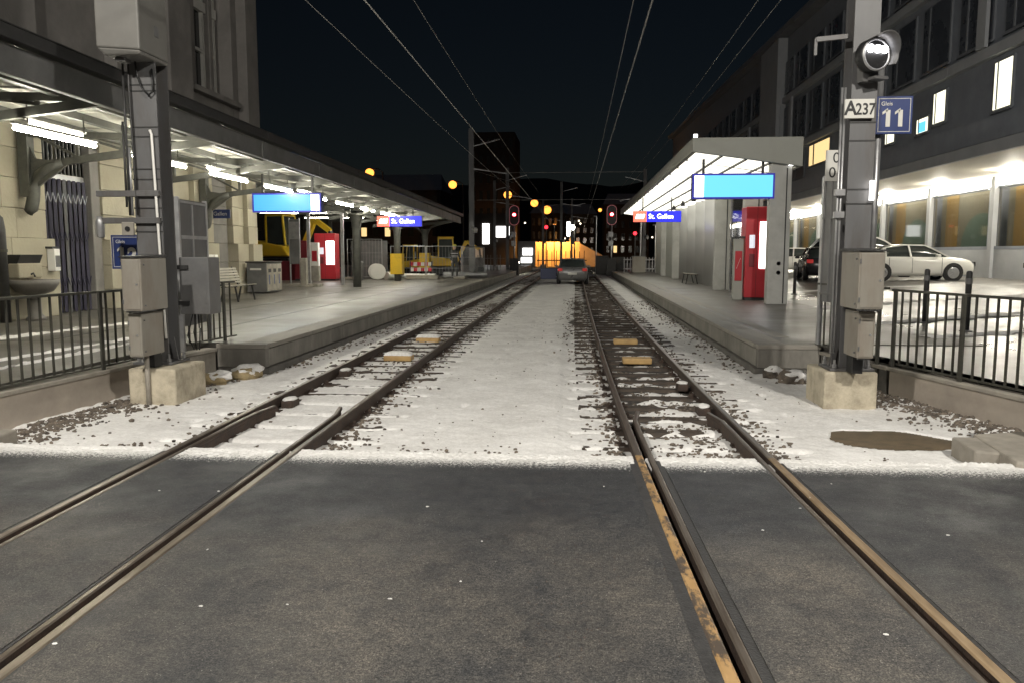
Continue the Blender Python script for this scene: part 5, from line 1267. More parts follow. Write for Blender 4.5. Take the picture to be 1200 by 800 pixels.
m = MB(); m.box(-.45, .45, -.3, .3, 0, 1.1); part('housing', m, 'cabinet', t, world=False, bev=.02); m = MB(); m.box(-.48, .48, -.33, .33, 1.102, 1.14); part('lid', m, 'grey_metal', t, world=False)
t = thing('platform_fence', (3.4, 57.2, PZ), 'pale picket fence past the far end of the shelter', 'fence')
for i in range(14): m = MB(); m.box(.22 * i - .03, .22 * i + .03, -.02, .02, .0, 1.05); part('picket', m, 'galv', t, world=False)
m = MB(); m.box(-.05, 2.95, .021, .05, .85, .92); m.box(-.05, 2.95, .021, .05, .2, .27); part('rail', m, 'galv', t, world=False)

# ------------------------------------------------------------------ office building on the plaza
GX, UX = 18.4, 13.9
ob = thing('office_building', (18, 50, .5), 'dark modern building with a lit overhang and large shop windows on the plaza', 'building')
m = MB(); m.box(GX + 1.7, GX + 16, 20, 120, .2, 5.2); part('core', m, 'clad_grey', ob)
m = MB(); m.hexa([(UX + .02, 19, 5.22), (GX + 16, 19, 5.22), (GX + 16, 120, 5.22), (UX + .02, 120, 5.22), (UX + .02, 19, 14.6), (GX + 16, 19, 14.6), (GX + 16, 120, 18.2), (UX + .02, 120, 18.2)]); part('upper_body', m, 'clad_dark', ob)
m = MB(); m.hexa([(UX - .7, 18.5, 14.62), (GX + 16, 18.5, 14.62), (GX + 16, 120, 18.22), (UX - .7, 120, 18.22), (UX - .7, 18.5, 15.0), (GX + 16, 18.5, 15.0), (GX + 16, 120, 18.6), (UX - .7, 120, 18.6)]); part('roof', m, 'clad_grey', ob)
for z in (8.15, 11.6):
    y = 19
    while y < 118:
        m = MB(); m.box(UX - .22, UX + .019, y, y + 6.28, z, z + .36); part('floor_band', m, 'clad_band', ob); y += 6.3
m = MB(); m.box(UX - .05, GX + .1, 19, 120, 5.0, 5.218)
M['soffit'] = mat('soffit', (.62, .58, .48), (.56, .52, .44), 1, .6)
part('soffit', m, 'soffit', ob)
m = MB(); m.box(UX - .14, UX + .019, 19, 120, 4.98, 5.38); part('overhang_edge', m, 'clad_band', ob)
m = MB(); m.box(UX - .12, UX + .019, 19, 120, 5.40, 6.2); part('parapet', m, 'clad_dark', ob)
lit = {(26.1, 0): 'e_window', (30.6, 0): 'e_window', (32.0, 0): 'e_window', (45.5, 0): 'e_window_warm', (35.3, 0): 'e_window'}
def upper_window(y, w, z0, z1, em, t=ob):
    m = MB(); m.box(UX - .06, UX + .015, y - w / 2, y + w / 2, z0, z1); f = part('window', m, 'clad_grey', t)
    m = MB(); m.box(UX - .075, UX - .061, y - w / 2 + .07, y + w / 2 - .07, z0 + .07, z1 - .07); part('pane', m, em, f)
    m = MB(); m.box(UX - .10, UX - .077, y + w * .22, y + w * .27, z0 + .07, z1 - .07); m.box(UX - .12, UX - .06, y - w / 2 - .05, y + w / 2 + .05, z0 - .06, z0); part('frame', m, 'clad_grey', f)
    return f
upper_window(27.9, 1.2, 6.32, 7.98, 'e_window')
upper_window(32.5, 1.1, 6.58, 7.85, 'e_window'); f = upper_window(33.95, 1.15, 6.42, 7.10, 'e_window')
m = MB(); m.box(UX - .082, UX - .0755, 33.6, 34.3, 6.5, 6.9); part('poster', m, 'e_cyan', f)
upper_window(37.3, 1.1, 6.45, 7.05, 'e_window'); upper_window(47.8, 3.9, 6.75, 8.05, 'e_window_warm'); upper_window(39.8, 1.6, 6.3, 7.3, 'e_window_dim')
for z0, z1 in ((6.3, 8.0), (8.75, 11.3), (12.2, 14.3)):
    y = 20.5
    while y < 112:
        if not (z0 < 7 and (24 < y < 51)):
            upper_window(y, 2.4, z0, z1, 'facade_glass')
        y += 3.15
for y in (22.6, 29.0, 41.2, 53.5, 56.2, 66):
    m = MB(); m.box(UX - .34, UX - .221, y - .3, y + .3, 8.52, 11.58); part('fin', m, 'clad_band', ob)
m = MB(); m.box(UX - .6, UX + .018, 56, 61, 8.6, 15.9); part('stair_tower', m, 'clad_band', ob)
# ground floor: mullions, glass with printed pictures behind (own glow for room light), lit transom
py = 24.2
k = 0
while py < 100:
    m = MB(); m.box(GX - .18, GX + .12, py - .16, py + .16, .3, 4.98); part('shop_pillar', m, 'clad_band', ob)
    a, b = py + .18, py + 6.4 - .18
    m = MB(); m.box(GX + .02, GX + .06, a, b, 1.95, 4.5); wdw = part('shop_window', m, 'glass', ob)
    m = MB(); m.box(GX - .06, GX + .1, a, b, 1.82, 1.949); m.box(GX - .04, GX + .1, a, b, 4.502, 4.58); m.box(GX - .03, GX + .09, a, a + .35, 1.952, 4.498); part('frame', m, 'clad_dark', wdw)
    if k < 8:
        m = MB(); m.box(GX + .45, GX + .50, a + .36, b, 1.95, 4.499); part('mural', m, 'e_mural_b', wdw)
        m = MB(); m.box(GX + .43, GX + .449, a + (b - a) * .70, b - .55, 1.95, 4.499); part('mural', m, 'e_mural_y', wdw)
        m = MB(); c0 = a + (b - a) * (.42 if k % 2 else .3); pts = [(c0 + 1.9 * math.cos(R(i * 9)), 1.955 + 1.55 * math.sin(R(i * 9))) for i in range(21)]
        pts = [(min(max(q, a + .4), b), z) for q, z in pts]; nP = len(pts)
        m.add([(GX + .41, q, z) for q, z in pts] + [(GX + .428, q, z) for q, z in pts], [tuple(range(nP)), tuple(range(nP, 2 * nP))[::-1]] + [(i, nP + i, nP + (i + 1) % nP, (i + 1) % nP) for i in range(nP)]); part('mural', m, 'e_mural_g', wdw)
    m = MB(); m.box(GX - .02, GX + .1, a, b, 4.60, 4.975); part('transom_light', m, 'e_transom', ob)
    m = MB(); m.box(GX - .05, GX + .12, a, b, .3, 1.81); part('plinth', m, 'clad_band', ob)
    m = MB(); m.box(GX - .075, GX - .051, a + 1.2, a + 3.6, 1.05, 1.25); part('air_grille', m, 'black', ob)
    if k < 9:
        m = MB(); m.lathe([(.06, -.34), (.22, -.30), (.30, -.16), (.28, -.02)], (17.3, py + 3.1, 4.999), 20); part('soffit_lamp', m, 'e_soffit', ob)
    py += 6.4; k += 1
m = MB(); m.lathe([(.14, -.03), (.14, .02)], (15.0, 25.3, 4.985), 16); part('soffit_lamp', m, 'e_soffit', ob)

# ------------------------------------------------------------------ bollards and vehicles on the plaza
bl = MB(); bl.lathe([(.05, 0), (.05, 1.0), (.045, 1.03), (.02, 1.045)], n=12); blm = bl.mesh('shaft', 'dark_metal', smooth=True)
bb = MB(); bb.lathe([(.052, .82), (.055, .82), (.055, .92), (.052, .92)], n=12); bbm = bb.mesh('band', 'grey_metal')
rg = MB(); rg.lathe([(.11, .0), (.11, .02), (.06, .03)], n=12); rgm = rg.mesh('foot_ring', 'grey_metal')
for x, y, lab in ((6.75, 14.3, 'slim dark bollard on the plaza in front of the white car bonnet'), (6.75, 15.95, 'slim dark bollard on the plaza behind the railing post'), (7.0, 26.2, 'slim bollard beside the shelter pier in front of the parked white hatchback')):
    t = thing('bollard', (x, y, plz(x, y)), lab, 'bollard', 'slim bollards on the plaza')
    inst('shaft', blm, t); inst('band', bbm, t); inst('foot_ring', rgm, t)
def loft(mb, rings, mi=0, caps=True):
    b = len(mb.v); n = len(rings[0])
    for r in rings: mb.v += r
    for i in range(len(rings) - 1):
        for k in range(n):
            k2 = (k + 1) % n; mb.face((b + i * n + k, b + i * n + k2, b + (i + 1) * n + k2, b + (i + 1) * n + k), mi)
    if caps: mb.face([b + k for k in range(n)][::-1], mi); mb.face([b + (len(rings) - 1) * n + k for k in range(n)], mi)
wh = MB(); wh.lathe([(.20, -.10), (.30, -.11), (.325, -.07), (.325, .07), (.30, .11), (.20, .10)], n=26, axis='y'); tyre_me = wh.mesh('tyre', 'rubber', smooth=False)
rm = MB(); rm.lathe([(.21, .095), (.225, .108), (.20, .113), (.06, .118), (.04, .125), (.01, .127)], n=26, axis='y'); rm.lathe([(.21, -.095), (.225, -.108), (.20, -.113), (.06, -.118), (.04, -.125), (.01, -.127)], n=26, axis='y')
for i in range(5):
    a = 2 * math.pi * i / 5; rm.bar((0, -.122, 0), (.19 * math.cos(a), -.118, .19 * math.sin(a)), .05, .02)
    rm.bar((0, .122, 0), (.19 * math.cos(a), .118, .19 * math.sin(a)), .05, .02)
rim_me = rm.mesh('rim', 'chrome')
def car(loc, rz, paint, label, style='sedan', grp='cars parked on the plaza', open_door=False, L=4.6, plate=True):
    t = thing('parked_car', loc, label, 'car', grp, rz); k = L / 4.6
    S = [(-2.30, .66, .42, .80), (-2.22, .80, .30, .92), (-1.9, .86, .22, 1.00), (-1.3, .89, .20, 1.0), (0, .90, .20, .985), (.9, .89, .20, .975), (1.3, .885, .20, .96), (1.75, .86, .21, .91), (2.08, .81, .24, .83), (2.24, .74, .28, .74), (2.31, .60, .34, .62)]
    if style == 'hatch': S[0] = (-2.2, .74, .40, .85); S[1] = (-2.12, .82, .28, .98); S[2] = (-1.9, .86, .22, 1.02)
    rings = []
    for x, w, zb, zt in S:
        h = zt - zb
        half = [(w * .84, zb), (w * .97, zb + h * .18), (w, zb + h * .5), (w * .985, zb + h * .78), (w * .93, zb + h * .95), (w * .8, zt), (w * .4, zt + .012), (0, zt + .015)]
        ring = [(x * k, -a, z) for a, z in half] + [(x * k, a, z) for a, z in half[-2::-1]]
        rings.append(ring)
    m = MB(); loft(m, rings); body = part('body', m, paint, t, world=False, smooth=True)
    bb_ = (-1.95, -1.15, -.45, .35, 1.25) if style == 'sedan' else (-2.12, -1.75, -.6, .3, 1.25)
    G = [(bb_[0], .72, .97, 1.0), (bb_[1], .64, .97, 1.36 if style == 'sedan' else 1.40), (bb_[2], .62, .97, 1.45), (bb_[3], .62, .95, 1.43), (.62, .65, .95, 1.31), (bb_[4], .76, .92, .965)]
    gr = []
    for x, w, zb, zt in G:
        wb = .80 if zt > 1.1 else .76
        gr.append([(x * k, -wb, zb), (x * k, -(wb * .4 + w * .6), zb + (zt - zb) * .5), (x * k, -w, zt - .02), (x * k, -w * .5, zt + .012), (x * k, 0, zt + .016), (x * k, w * .5, zt + .012), (x * k, w, zt - .02), (x * k, (wb * .4 + w * .6), zb + (zt - zb) * .5), (x * k, wb, zb)])
    m = MB(); loft(m, gr); part('glasshouse', m, 'car_glass', t, world=False, smooth=True)
    rr = [[(x * k, -w * 1.02, zt - .035), (x * k, -w * .97, zt + .004), (x * k, -w * .5, zt + .026), (x * k, 0, zt + .03), (x * k, w * .5, zt + .026), (x * k, w * .97, zt + .004), (x * k, w * 1.02, zt - .035), (x * k, 0, zt - .02)] for x, w, zb, zt in G[1:4]]
    m = MB(); loft(m, rr); part('roof', m, paint, t, world=False, smooth=True)
    for s in (-1, 1):
        m = MB()
        for i in range(5): m.bar((G[i][0] * k, s * (G[i][1] + .012), G[i][3] - .01), (G[i + 1][0] * k, s * (G[i + 1][1] + .012), G[i + 1][3] - .01), .05, .05)
        m.bar((-.25 * k, s * .835, .96), (-.3 * k, s * .65, 1.42), .07, .03); m.bar((-1.25 * k, s * .82, .98), (-1.25 * k, s * .66, 1.34), .12, .03)
        part('pillar', m, paint, t, world=False)
    for x in (-1.38, 1.40):
        for s in (-1, 1):
            wq = inst('wheel', tyre_me, t, (x * k, s * .80, .325)); inst('rim', rim_me, wq)
            m = MB(); m.lathe([(.385, -.06), (.385, .06)], (x * k, s * .835, .34), 22, 'y'); part('wheel_arch', m, 'black', t, world=False)
    for s in (-1, 1):
        m = MB(); m.hexa([(2.02 * k, s * .62 - .14, .62), (2.29 * k, s * .60 - .12, .60), (2.24 * k, s * .66 + .12, .62), (1.94 * k, s * .76 + .07, .66), (2.0 * k, s * .62 - .14, .80), (2.23 * k, s * .60 - .12, .73), (2.17 * k, s * .66 + .12, .77), (1.90 * k, s * .76 + .07, .83)]); part('headlight', m, 'galv', t, world=False)
        m = MB(); m.cbox((-2.2 * k, s * .70, .84), (.16, .26, .16)); part('tail_light', m, 'e_tail', t, world=False, bev=.02)
        m = MB(); m.cbox((.75 * k, s * .97, 1.0), (.16, .2, .12)); part('mirror', m, paint, t, world=False, bev=.03)
        for x in (.95, -.2, -1.1):
            m = MB(); m.cbox((x * k, s * .893, .62), (.012, .012, .62)); part('door_gap', m, 'black', t, world=False)
        for x in (.0, -.95):
            m = MB(); m.cbox((x * k, s * .90, .80), (.17, .03, .03)); part('door_handle', m, paint, t, world=False)
        m = MB(); m.cbox((2.16 * k, s * .5, .42), (.2, .3, .07)); part('fog_lamp', m, 'black', t, world=False)
    m = MB(); m.cbox((2.27 * k, 0, .50), (.06, .9, .14)); part('grille', m, 'black', t, world=False)
    m = MB(); m.cbox((-2.30 * k, 0, .62), (.03, .52, .12)); part('licence_plate', m, 'sign_white', t, world=False)
    return t
car((13.7, 34.2, plz(13.7, 34)), 0, 'car_white', 'white saloon car parked broadside, its bonnet towards the shop windows')
c = car((13.6, 39.2, plz(14, 39)), R(4), 'car_white', 'taller white car parked behind the white saloon', 'hatch'); c.scale = (1.1, 1.1, 1.28)
car((12.4, 48.5, plz(12.4, 48)), R(176), 'car_white', 'white hatchback visible between the shelter pier and the ribbed board', 'hatch')
car((11.3, 38.0, plz(11, 38)), R(80), 'car_dark', 'dark car with a red tail lamp next to the ribbed board', 'hatch')
car((8.3, 38.5, plz(8.3, 38)), R(-88), 'car_white', 'white vehicle seen head on between the shelter piers', 'hatch')
car((7.2, 62, plz(7, 60)), R(-90), 'car_white', 'white van-like car parked past the far end of the shelter', 'hatch', L=4.9)

# ------------------------------------------------------------------ car standing on the track bed, one door open
t = car((-.22, 47.6, -.13), R(90), 'car_grey', 'grey car standing between the tracks with a blue door open', 'hatch', None, L=4.2)
m = MB(); m.box(-.02, .02, 0, .95, .28, .92); 
dm = inst('door', m.mesh('door', 'car_blue'), t, (-1.35, .90, 0), (0, 0, R(4)), bev=.02, label='dark blue open door')
m = MB(); m.bar((0, .02, .93), (0, .12, 1.38), .03); m.bar((0, .12, 1.38), (0, .75, 1.36), .03); m.bar((0, .75, 1.36), (0, .93, .93), .03); f_ = inst('window_frame', m.mesh('window_frame', 'black'), dm)

# ------------------------------------------------------------------ signals at the platform ends
def signal(x, y, label, h=4.6):
    t = thing('railway_signal', (x, y, -.15), label, 'signal', 'red railway signals')
    m = MB(); m.tube([(x, y, -.15), (x, y, h - .6)], .07, 10); part('post', m, 'galv', t, smooth=True)
    m = MB(); m.box(x - .36, x + .36, y - .25, y + .25, -.15, 1.25); part('base_cabinet', m, 'dark_metal', t, bev=.02)
    m = MB(); n = 20; pts = [(.36 * math.cos(2 * math.pi * i / n), .36 * math.sin(2 * math.pi * i / n)) for i in range(n)]
    pts = [(a, b + (.38 if b > 0 else -.38)) for a, b in pts]
    m.add([(x + a, y - .1, h + b) for a, b in pts] + [(x + a, y - .04, h + b) for a, b in pts], [tuple(range(n)), tuple(range(n, 2 * n))[::-1]] + [(i, n + i, n + (i + 1) % n, (i + 1) % n) for i in range(n)]); part('target_board', m, 'black', t)
    m = MB()
    pts2 = [(a * 1.08, b * 1.05) for a, b in pts]
    m.add([(x + a, y - .11, h + b) for a, b in pts] + [(x + a, y - .11, h + b) for a, b in pts2], [(i, (i + 1) % n, n + (i + 1) % n, n + i) for i in range(n)]); part('border', m, 'e_rim_red', t)
    m = MB(); m.lathe([(.15, -.02), (.15, .05), (.05, .08)], (x, y - .12, h + .05), 16, 'y'); part('lens', m, 'e_redlamp', t)
    m = MB(); m.lathe([(.09, .0), (.09, .09)], (x, y - .12, h + .05), 12, 'y'); part('lens_core', m, 'e_redcore', t)
    for z in (2.2, 2.9):
        m = MB(); m.box(x - .24, x + .12, y - .14, y + .1, z, z + .42); part('relay_box', m, 'galv', t, bev=.02)
    return t
M['e_rim_red'] = emit('signal_rim_glow', (1, .2, .25), .14, (.4, .3, .3))
signal(-4.9, 63, 'red signal with a white bordered board at the end of the canopy platform')
signal(2.72, 63, 'red signal with a white bordered board at the end of the shelter platform')
def small_red(x, y, z, label):
    t = thing('small_signal', (x, y, -.2), label, 'signal', 'small red lights in the distance')
    m = MB(); m.tube([(x, y, -.2), (x, y, z)], .06, 8); part('post', m, 'dark_metal', t); m = MB(); m.blob((x, y, z + .15), (.2, .2, .2), 1, 1, 0); part('lens', m, 'e_redlamp', t)
small_red(-3.4, 90, 4.4, 'small red light on a thin post before the orange lit wall')
small_red(6.2, 86, 3.6, 'small red light seen under the far name sign of the shelter')
t = thing('low_lamp', (-5.05, 68, .0), 'low white lamp beside the rails at the far platform ramp', 'lamp')
m = MB(); m.tube([(-5.05, 68, 0), (-5.05, 68, .75)], .05, 8); part('post', m, 'dark_metal', t); m = MB(); m.blob((-5.05, 68, .85), (.2, .16, .13), 1, 1, 0); part('lens', m, 'e_flood', t)
for i, (x, y, h) in enumerate(((-9.2, 55, 1.6), (2.1, 66, 1.5), (3.4, 66, 1.4))):
    t = thing('relay_cabinet', (x, y, -.1), ['dark trackside cabinet past the building site', 'dark trackside cabinet just behind the shelter platform signal', 'dark trackside cabinet where the shelter platform ends'][i], 'cabinet', 'dark trackside cabinets')
    m = MB(); m.box(-.5, .5, -.35, .35, 0, h); part('housing', m, 'grey_metal' if i == 0 else 'dark_metal', t, world=False, bev=.02); m = MB(); m.box(-.54, .54, -.39, .39, h + .002, h + .05); part('lid', m, 'dark_metal', t, world=False)

# ------------------------------------------------------------------ overhead line
def wire(name, pts, r, label, grp):
    m = MB(); m.tube(pts, r, 5); return solo(name, m, 'wire', label, 'wire', grp)
def sag(a, b, s, n=12):
    a, b = Vector(a), Vector(b); return [tuple(a.lerp(b, i / n) - Vector((0, 0, s * 4 * (i / n) * (1 - i / n)))) for i in range(n + 1)]
WG = 'overhead wires above the tracks'
wire('overhead_wire', [(CR + .16, -6, 5.25)] + [(CR + .12, y, 5.2) for y in (10, 30, 50, 75, 110)], .012, 'bright contact wire above the track by the shelter', WG)
wire('overhead_wire', sag((CR - .05, -6, 5.95), (CR, 66, 5.95), .3), .007, 'thin carrier wire above the shelter side contact wire', WG)
wire('overhead_wire', [(CL + .05, -6, 5.25)] + [(CL + .02, y, 5.2) for y in (10, 30, 50, 75, 110)], .012, 'bright contact wire above the track by the steel canopy', WG)
wire('overhead_wire', sag((CL, -6, 6.6), (CL, 66, 6.5), .35), .007, 'thin carrier wire above the canopy side contact wire', WG)
wire('overhead_wire', sag((-4.6, -6, 6.0), (-4.7, 66, 6.3), .2), .008, 'dim feeder wire running over the canopy platform edge', WG)
wire('overhead_wire', sag((3.6, -6, 6.9), (3.55, 66, 6.9), .25), .0075, 'dim feeder wire nearer the track, running over the shelter edge', WG)
wire('overhead_wire', sag((4.0, -6, 6.9), (4.1, 66, 6.9), .25), .0075, 'dim feeder wire running over the middle of the shelter roof', WG)
wire('cross_wire', [(-6.0, 66, 8.2), (5.6, 66, 8.2)], .02, 'upper cross wire between the far masts over both tracks', WG)
wire('cross_wire', [(-9.0, 72, 6.4), (6.5, 72, 6.4)], .02, 'lower cross wire between the far masts over both tracks', WG)
wire('cross_wire', [(-8, 60.2, 7.9), (-5.2, 66, 7.4)], .012, 'short stay wire on the far canopy side mast', WG)
def far_mast(x, y, h, label, w=.26):
    t = thing('catenary_mast', (x, y, -.2), label, 'mast', 'catenary masts in the distance')
    m = MB(); m.box(x - w / 2, x + w / 2, y - .12, y - .10, -.2, h); m.box(x - w / 2, x + w / 2, y + .10, y + .12, -.2, h); m.box(x - .01, x + .01, y - .1, y + .1, -.2, h); part('column', m, 'mast_grey', t)
    m = MB(); m.box(x - .4, x + .4, y - .4, y + .4, -.2, .3); part('foundation', m, 'concrete', t)
    for dx, za, zb in ((1.6, 1.0, .6), (2.0, 2.2, 2.5)):
        m = MB(); m.bar((x, y, h - za), (x + (dx if x < 0 else -dx), y, h - zb), .05); part('arm', m, 'galv', t)
    m = MB(); m.lathe([(.12, 0), (.16, .2), (.1, .3)], (x + .2, y - .2, 2.8), 10); part('lamp_head', m, 'galv', t)
far_mast(-5.95, 45.3, 8.6, 'steel catenary mast by the end of the steel canopy', .28)
far_mast(-5.7, 66, 8.6, 'catenary mast past the canopy platform end carrying the cross wire')
far_mast(5.5, 66, 8.4, 'catenary mast past the shelter end carrying the cross wire')
far_mast(-4.0, 96, 8.0, 'slim catenary mast in front of the orange lit wall')
far_mast(-1.6, 84, 9.0, 'slim catenary mast between the car and the white floodlight')
far_mast(-.6, 100, 8.4, 'catenary mast beside the white floodlight')
far_mast(-8.6, 84, 9.2, 'catenary mast beside the canopy side signal')
for i, (x, y, h) in enumerate(((1.9, 78, 5.2), (4.9, 62, 4.6), (5.9, 75, 5.6), (6.6, 68, 4.0))):
    t = thing('pole', (x, y, -.2), ['slim pole behind the shelter side signal', 'slim pole at the shelter roof end', 'slim pole under the far name sign', 'slim pole past the picket fence'][i], 'pole', 'slim poles past the shelter')
    m = MB(); m.tube([(x, y, -.2), (x, y, h)], .055, 8); part('shaft', m, 'galv', t); m = MB(); m.blob((x - .1, y, h), (.18, .1, .08), 1, 1, 0); part('head', m, 'galv', t)

# ------------------------------------------------------------------ sodium street lamps and the far town
def street_lamp(x, y, z, label, em='e_sodium', r=.34, arm=1.2, power=None):
    t = thing('street_lamp', (x, y, -.2), label, 'street lamp', 'orange street lamps in the distance')
    m = MB(); m.tube([(x + arm, y + .3, -.2), (x + arm, y + .3, z + .1), (x + arm * .6, y + .2, z + .4), (x, y, z + .32)], .07, 8); part('post', m, 'dark_metal', t, smooth=True)
    m = MB(); m.box(x - .35, x + .35, y - .16, y + .16, z + .30, z + .44); part('hood', m, 'dark_metal', t, bev=.03)
    m = MB(); m.blob((x, y - .05, z), (r, r, r * .95), 1, 2, 0); part('bulb', m, em, t, smooth=True)
street_lamp(-19.8, 76, 9.3, 'orange street lamp above the middle of the canopy roof line', r=.42)
street_lamp(-15.2, 98, 10.0, 'orange street lamp above the end of the canopy', r=.5)
street_lamp(-11.0, 128, 10.9, 'orange street lamp over the canopy side signal', r=.65)
street_lamp(-7.8, 148, 10.8, 'middle orange lamp of the three over the lit wall', r=.7)
street_lamp(-5.9, 160, 10.2, 'orange lamp highest over the lit wall beside the slim mast', r=.85)
street_lamp(4.3, 150, 9.6, 'small orange lamp beside the shelter side signal', r=.34)
t = thing('floodlight', (-.8, 112, -.2), 'white floodlight on a mast over the parked track car', 'floodlight')
m = MB(); m.tube([(-.3, 112.4, -.2), (-.3, 112.4, 6.2)], .09, 8); part('post', m, 'dark_metal', t); m = MB(); m.box(-1.2, -.55, 111.8, 112.3, 5.3, 6.0); part('housing', m, 'dark_metal', t)
m = MB(); m.blob((-.75, 111.5, 5.2), (.5, .3, .42), 2, 2, .1); part('lens', m, 'e_flood', t); m = MB(); m.box(-1.35, -.9, 111.6, 111.8, 4.0, 6.0); part('lit_plate', m, 'e_lightbox', t)
# orange lit retaining wall with its street lamp
m = MB(); m.box(-6.6, .5, 118, 118.6, -.3, 3.3); solo('retaining_wall', m, 'orange_wall', 'wall lit bright orange by street lamps behind the tracks', 'wall')
m = MB(); m.hexa([(.52, 118, -.3), (5.2, 119, -.3), (5.2, 119.6, -.3), (.52, 118.6, -.3), (.52, 118, 3.1), (5.2, 119, .6), (5.2, 119.6, .6), (.52, 118.6, 3.1)]); solo('ramp_wall', m, 'orange_wall', 'sloping end of the orange lit wall', 'wall')
t = thing('street_lamp', (-3.2, 115.6, -.2), 'street lamp standing in front of the orange lit wall', 'street lamp')
m = MB(); m.tube([(-3.2, 115.6, -.2), (-3.2, 115.6, 5.6), (-3.2, 115.9, 5.9), (-3.2, 116.4, 5.9)], .07, 8); part('post', m, 'dark_metal', t); m = MB(); m.box(-3.45, -2.95, 116.2, 116.8, 5.84, 5.98); part('head', m, 'dark_metal', t)
m = MB(); m.box(-3.4, -3.0, 116.25, 116.7, 5.79, 5.835); part('lens', m, 'e_sodium', t)
lamp('wall_lamp_light', 'SPOT', (0, .9, 5.7), 9000, (1, .42, .08), t, .2, (R(38), 0, 0), R(150))
t = thing('railing', (-6, 108, -.2), 'dark post railing silhouetted against the orange lit wall', 'railing')
for i in range(11): m = MB(); m.box(-5.2 + i * .62, -5.1 + i * .62, 107.95, 108.05, -.2, 1.9 + .1 * (i % 3)); part('post', m, 'black', t)
m = MB(); m.box(-5.3, 1.4, 107.96, 108.04, .6, .75); part('rail', m, 'black', t)
m = MB(); m.box(-5.9, -4.1, 104, 104.4, .6, 1.3); m.box(-5.7, -4.1, 104, 104.4, 1.5, 2.4)
t = thing('lit_kiosk', (-6.6, 104, -.2), 'small white lit kiosk window left of the orange wall', 'kiosk')
m = MB(); m.box(-7.6, -5.4, 104.1, 106, -.2, 3.2); part('housing', m, 'grey_metal', t); m = MB(); m.box(-7.2, -5.8, 104.0, 104.09, .4, 1.1); part('lit_panel', m, 'e_lightbox', t); m = MB(); m.box(-7.0, -5.7, 104.0, 104.09, 1.4, 2.3); part('lit_panel', m, 'e_lightbox', t)
t['label'] = 'small kiosk with two glowing white panels beside the orange lit wall'
# white lit shop fronts between the masts
t = thing('shop_front', (-13, 118, -.2), 'distant white lit shop front behind the canopy side signal', 'shop')
m = MB(); m.box(-16, -9.2, 118, 124, -.2, 7.5); part('wall', m, 'facade_far', t)
m = MB(); m.box(-13.9, -12.9, 117.9, 117.99, 3.0, 6.0); part('lit_sign', m, 'e_lightbox', t); m = MB(); m.box(-11.9, -9.9, 117.9, 117.99, 4.0, 5.6); part('lit_sign', m, 'e_lightbox', t); m = MB(); m.box(-15.0, -13.9, 117.9, 117.99, 1.0, 2.4); part('shop_window', m, 'e_window_dim', t)
def far_house(x0, x1, y, d, h, label, nw, nf, roof=0, seedv=0, lit_p=.03, matn='facade_far'):
    t = thing('town_house', ((x0 + x1) / 2, y, -.3), label, 'building', 'dark buildings of the town in the distance')
    m = MB(); m.box(x0, x1, y, y + d, -.3, h); part('wall', m, matn, t)
    if roof:
        m = MB(); m.add([(x0 - .4, y - .4, h), (x1 + .4, y - .4, h), (x1 + .4, y + d + .4, h), (x0 - .4, y + d + .4, h), (x0 + 1, y + d / 2, h + roof), (x1 - 1, y + d / 2, h + roof)], [(0, 1, 5, 4), (2, 3, 4, 5), (1, 2, 5), (3, 0, 4), (0, 3, 2, 1)]); part('roof', m, 'clad_dark', t)
    rr_ = random.Random(seedv); ww = (x1 - x0) / nw; hh = (h - 1.5) / nf
    for i in range(nw):
        for j in range(nf):
            m = MB(); m.box(x0 + ww * (i + .28), x0 + ww * (i + .72), y - .06, y - .001, 1.2 + hh * (j + .2), 1.2 + hh * (j + .75)); part('window', m, 'e_window_warm' if rr_.random() < lit_p else 'dark_glass', t)
far_house(-20, -11.6, 150, 14, 24, 'tall brownish building with faint window columns behind the canopy end', 6, 7, 0, 1, .0)
far_house(-10.8, -3, 190, 14, 11, 'broad low building behind the three orange street lamps', 6, 3, 2.5, 4, .0)
far_house(-60, -29, 170, 14, 15, 'long dark town house behind the building site', 12, 4, 4, 2)
far_house(-44, -30, 88, 12, 9, 'dark house behind the yellow loader', 6, 3, 3, 9, .03)
far_house(6.5, 17, 190, 14, 13, 'dark town house behind the shelter side signal', 6, 4, 3, 6, .05)
far_house(-8, 5, 215, 14, 12, 'dark town house above the orange lit wall', 7, 4, 3, 7, .02)
far_house(19, 40, 170, 14, 12, 'dark town house behind the parked van', 8, 4, 3, 8, .1)
# site and crossing clutter in front of the town
for i, (a, b) in enumerate((((-8.2, 62), (-5.6, 62.5)), ((-16, 66), (-10, 66)))):
    t = thing('picket_fence', (a[0], a[1], PZ), ['dark picket fence beside the canopy side signal', 'dark picket fence past the building site'][i], 'fence')
    L = b[0] - a[0]; n = int(L / .25)
    for j in range(n): m = MB(); m.box(j * .25, j * .25 + .06, -.02, .02, 0, 1.2); part('picket', m, 'mast_grey', t, world=False)
    m = MB(); m.box(0, L, .021, .05, .9, .97); part('rail', m, 'mast_grey', t, world=False)
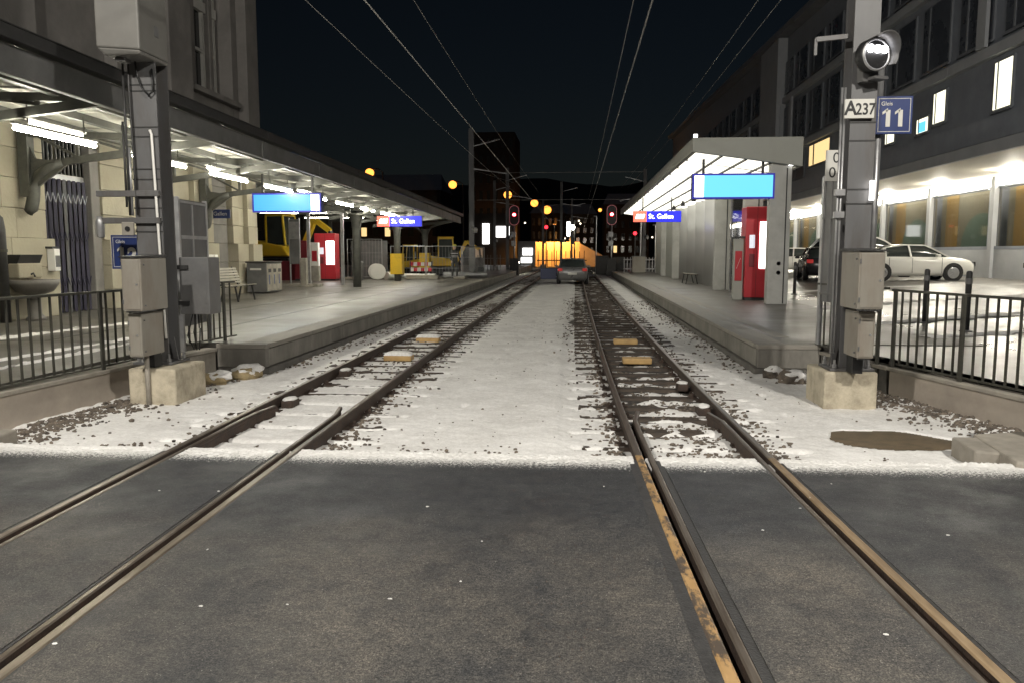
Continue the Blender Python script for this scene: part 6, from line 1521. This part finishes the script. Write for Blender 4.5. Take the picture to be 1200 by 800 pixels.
# hill with a few house lights
hl = MB(); NX, NY = 90, 24
for j in range(NY + 1):
    for i in range(NX + 1):
        x = -420 + 840 * i / NX; y = 230 + 420 * j / NY; e = min(1, j / NY * 1.6)
        hl.v.append((x, y, -1 + (48 + 22 * noise.noise((x * .006, 3, 1)) + 10 * noise.noise((x * .03, y * .03, 4))) * e * e * (3 - 2 * e) * .9))
for j in range(NY):
    for i in range(NX): k = j * (NX + 1) + i; hl.face((k, k + 1, k + NX + 2, k + NX + 1))
struct('hill', hl, 'hill', smooth=True)
for i in range(26):
    x = rnd.uniform(-30, 70); y = rnd.uniform(205, 228); z = rnd.uniform(5, 11)
    m = MB(); m.blob((0, 0, 0), (.22, .22, .22), i, 1, 0); o = solo('house_light', m, 'e_dot', 'tiny house light on the dark hillside behind the town', 'light', 'tiny lights on the hillside', loc=(x, y, z))

# ------------------------------------------------------------------ street lamps of the road the camera stands on
t = thing('lamp_span_wire', (0, -.6, 9.0), 'span wire over the crossing from which the road lamps hang', 'wire')
m = MB(); m.tube(sag((-15, -.6, 9.6), (15, -.6, 9.6), .5), .012, 6); part('cable', m, 'wire', t)
for x in (-15, 15):
    m = MB(); m.tube([(x, -.6, 0), (x, -.6, 9.8)], [.12, .08], 12); part('pole', m, 'galv', t)
def road_lamp(x, y, label, power):
    t = thing('road_lamp', (x, y, 8.9), label, 'street lamp', 'lamps hanging over the crossing')
    m = MB(); m.lathe([(.30, -.02), (.30, .03), (.18, .14), (.06, .2), (.04, .3)], n=24); part('shade', m, 'grey_metal', t, world=False, smooth=True)
    m = MB(); m.lathe([(.25, -.045), (.25, -.022)], n=24); part('lens', m, 'e_flood', t, world=False)
    lamp('road_lamp_light', 'POINT', (0, 0, -.25), power, (1, .95, .86), t, .22)
road_lamp(-5.2, -.6, 'lamp hanging over the crossing on the canopy side', LAMP_W)
road_lamp(5.2, -.6, 'lamp hanging over the crossing on the shelter side', LAMP_W)

# lettering: turn the font curves into plain meshes
bpy.context.view_layer.update()
dg = bpy.context.evaluated_depsgraph_get()
for o in TEXTS:
    me = bpy.data.meshes.new_from_object(o.evaluated_get(dg)); nm = o.name
    q = bpy.data.objects.new('lettering', me); COL.objects.link(q)
    q.parent = o.parent; q.location = o.location; q.rotation_euler = o.rotation_euler; q.scale = o.scale
    bpy.data.objects.remove(o)
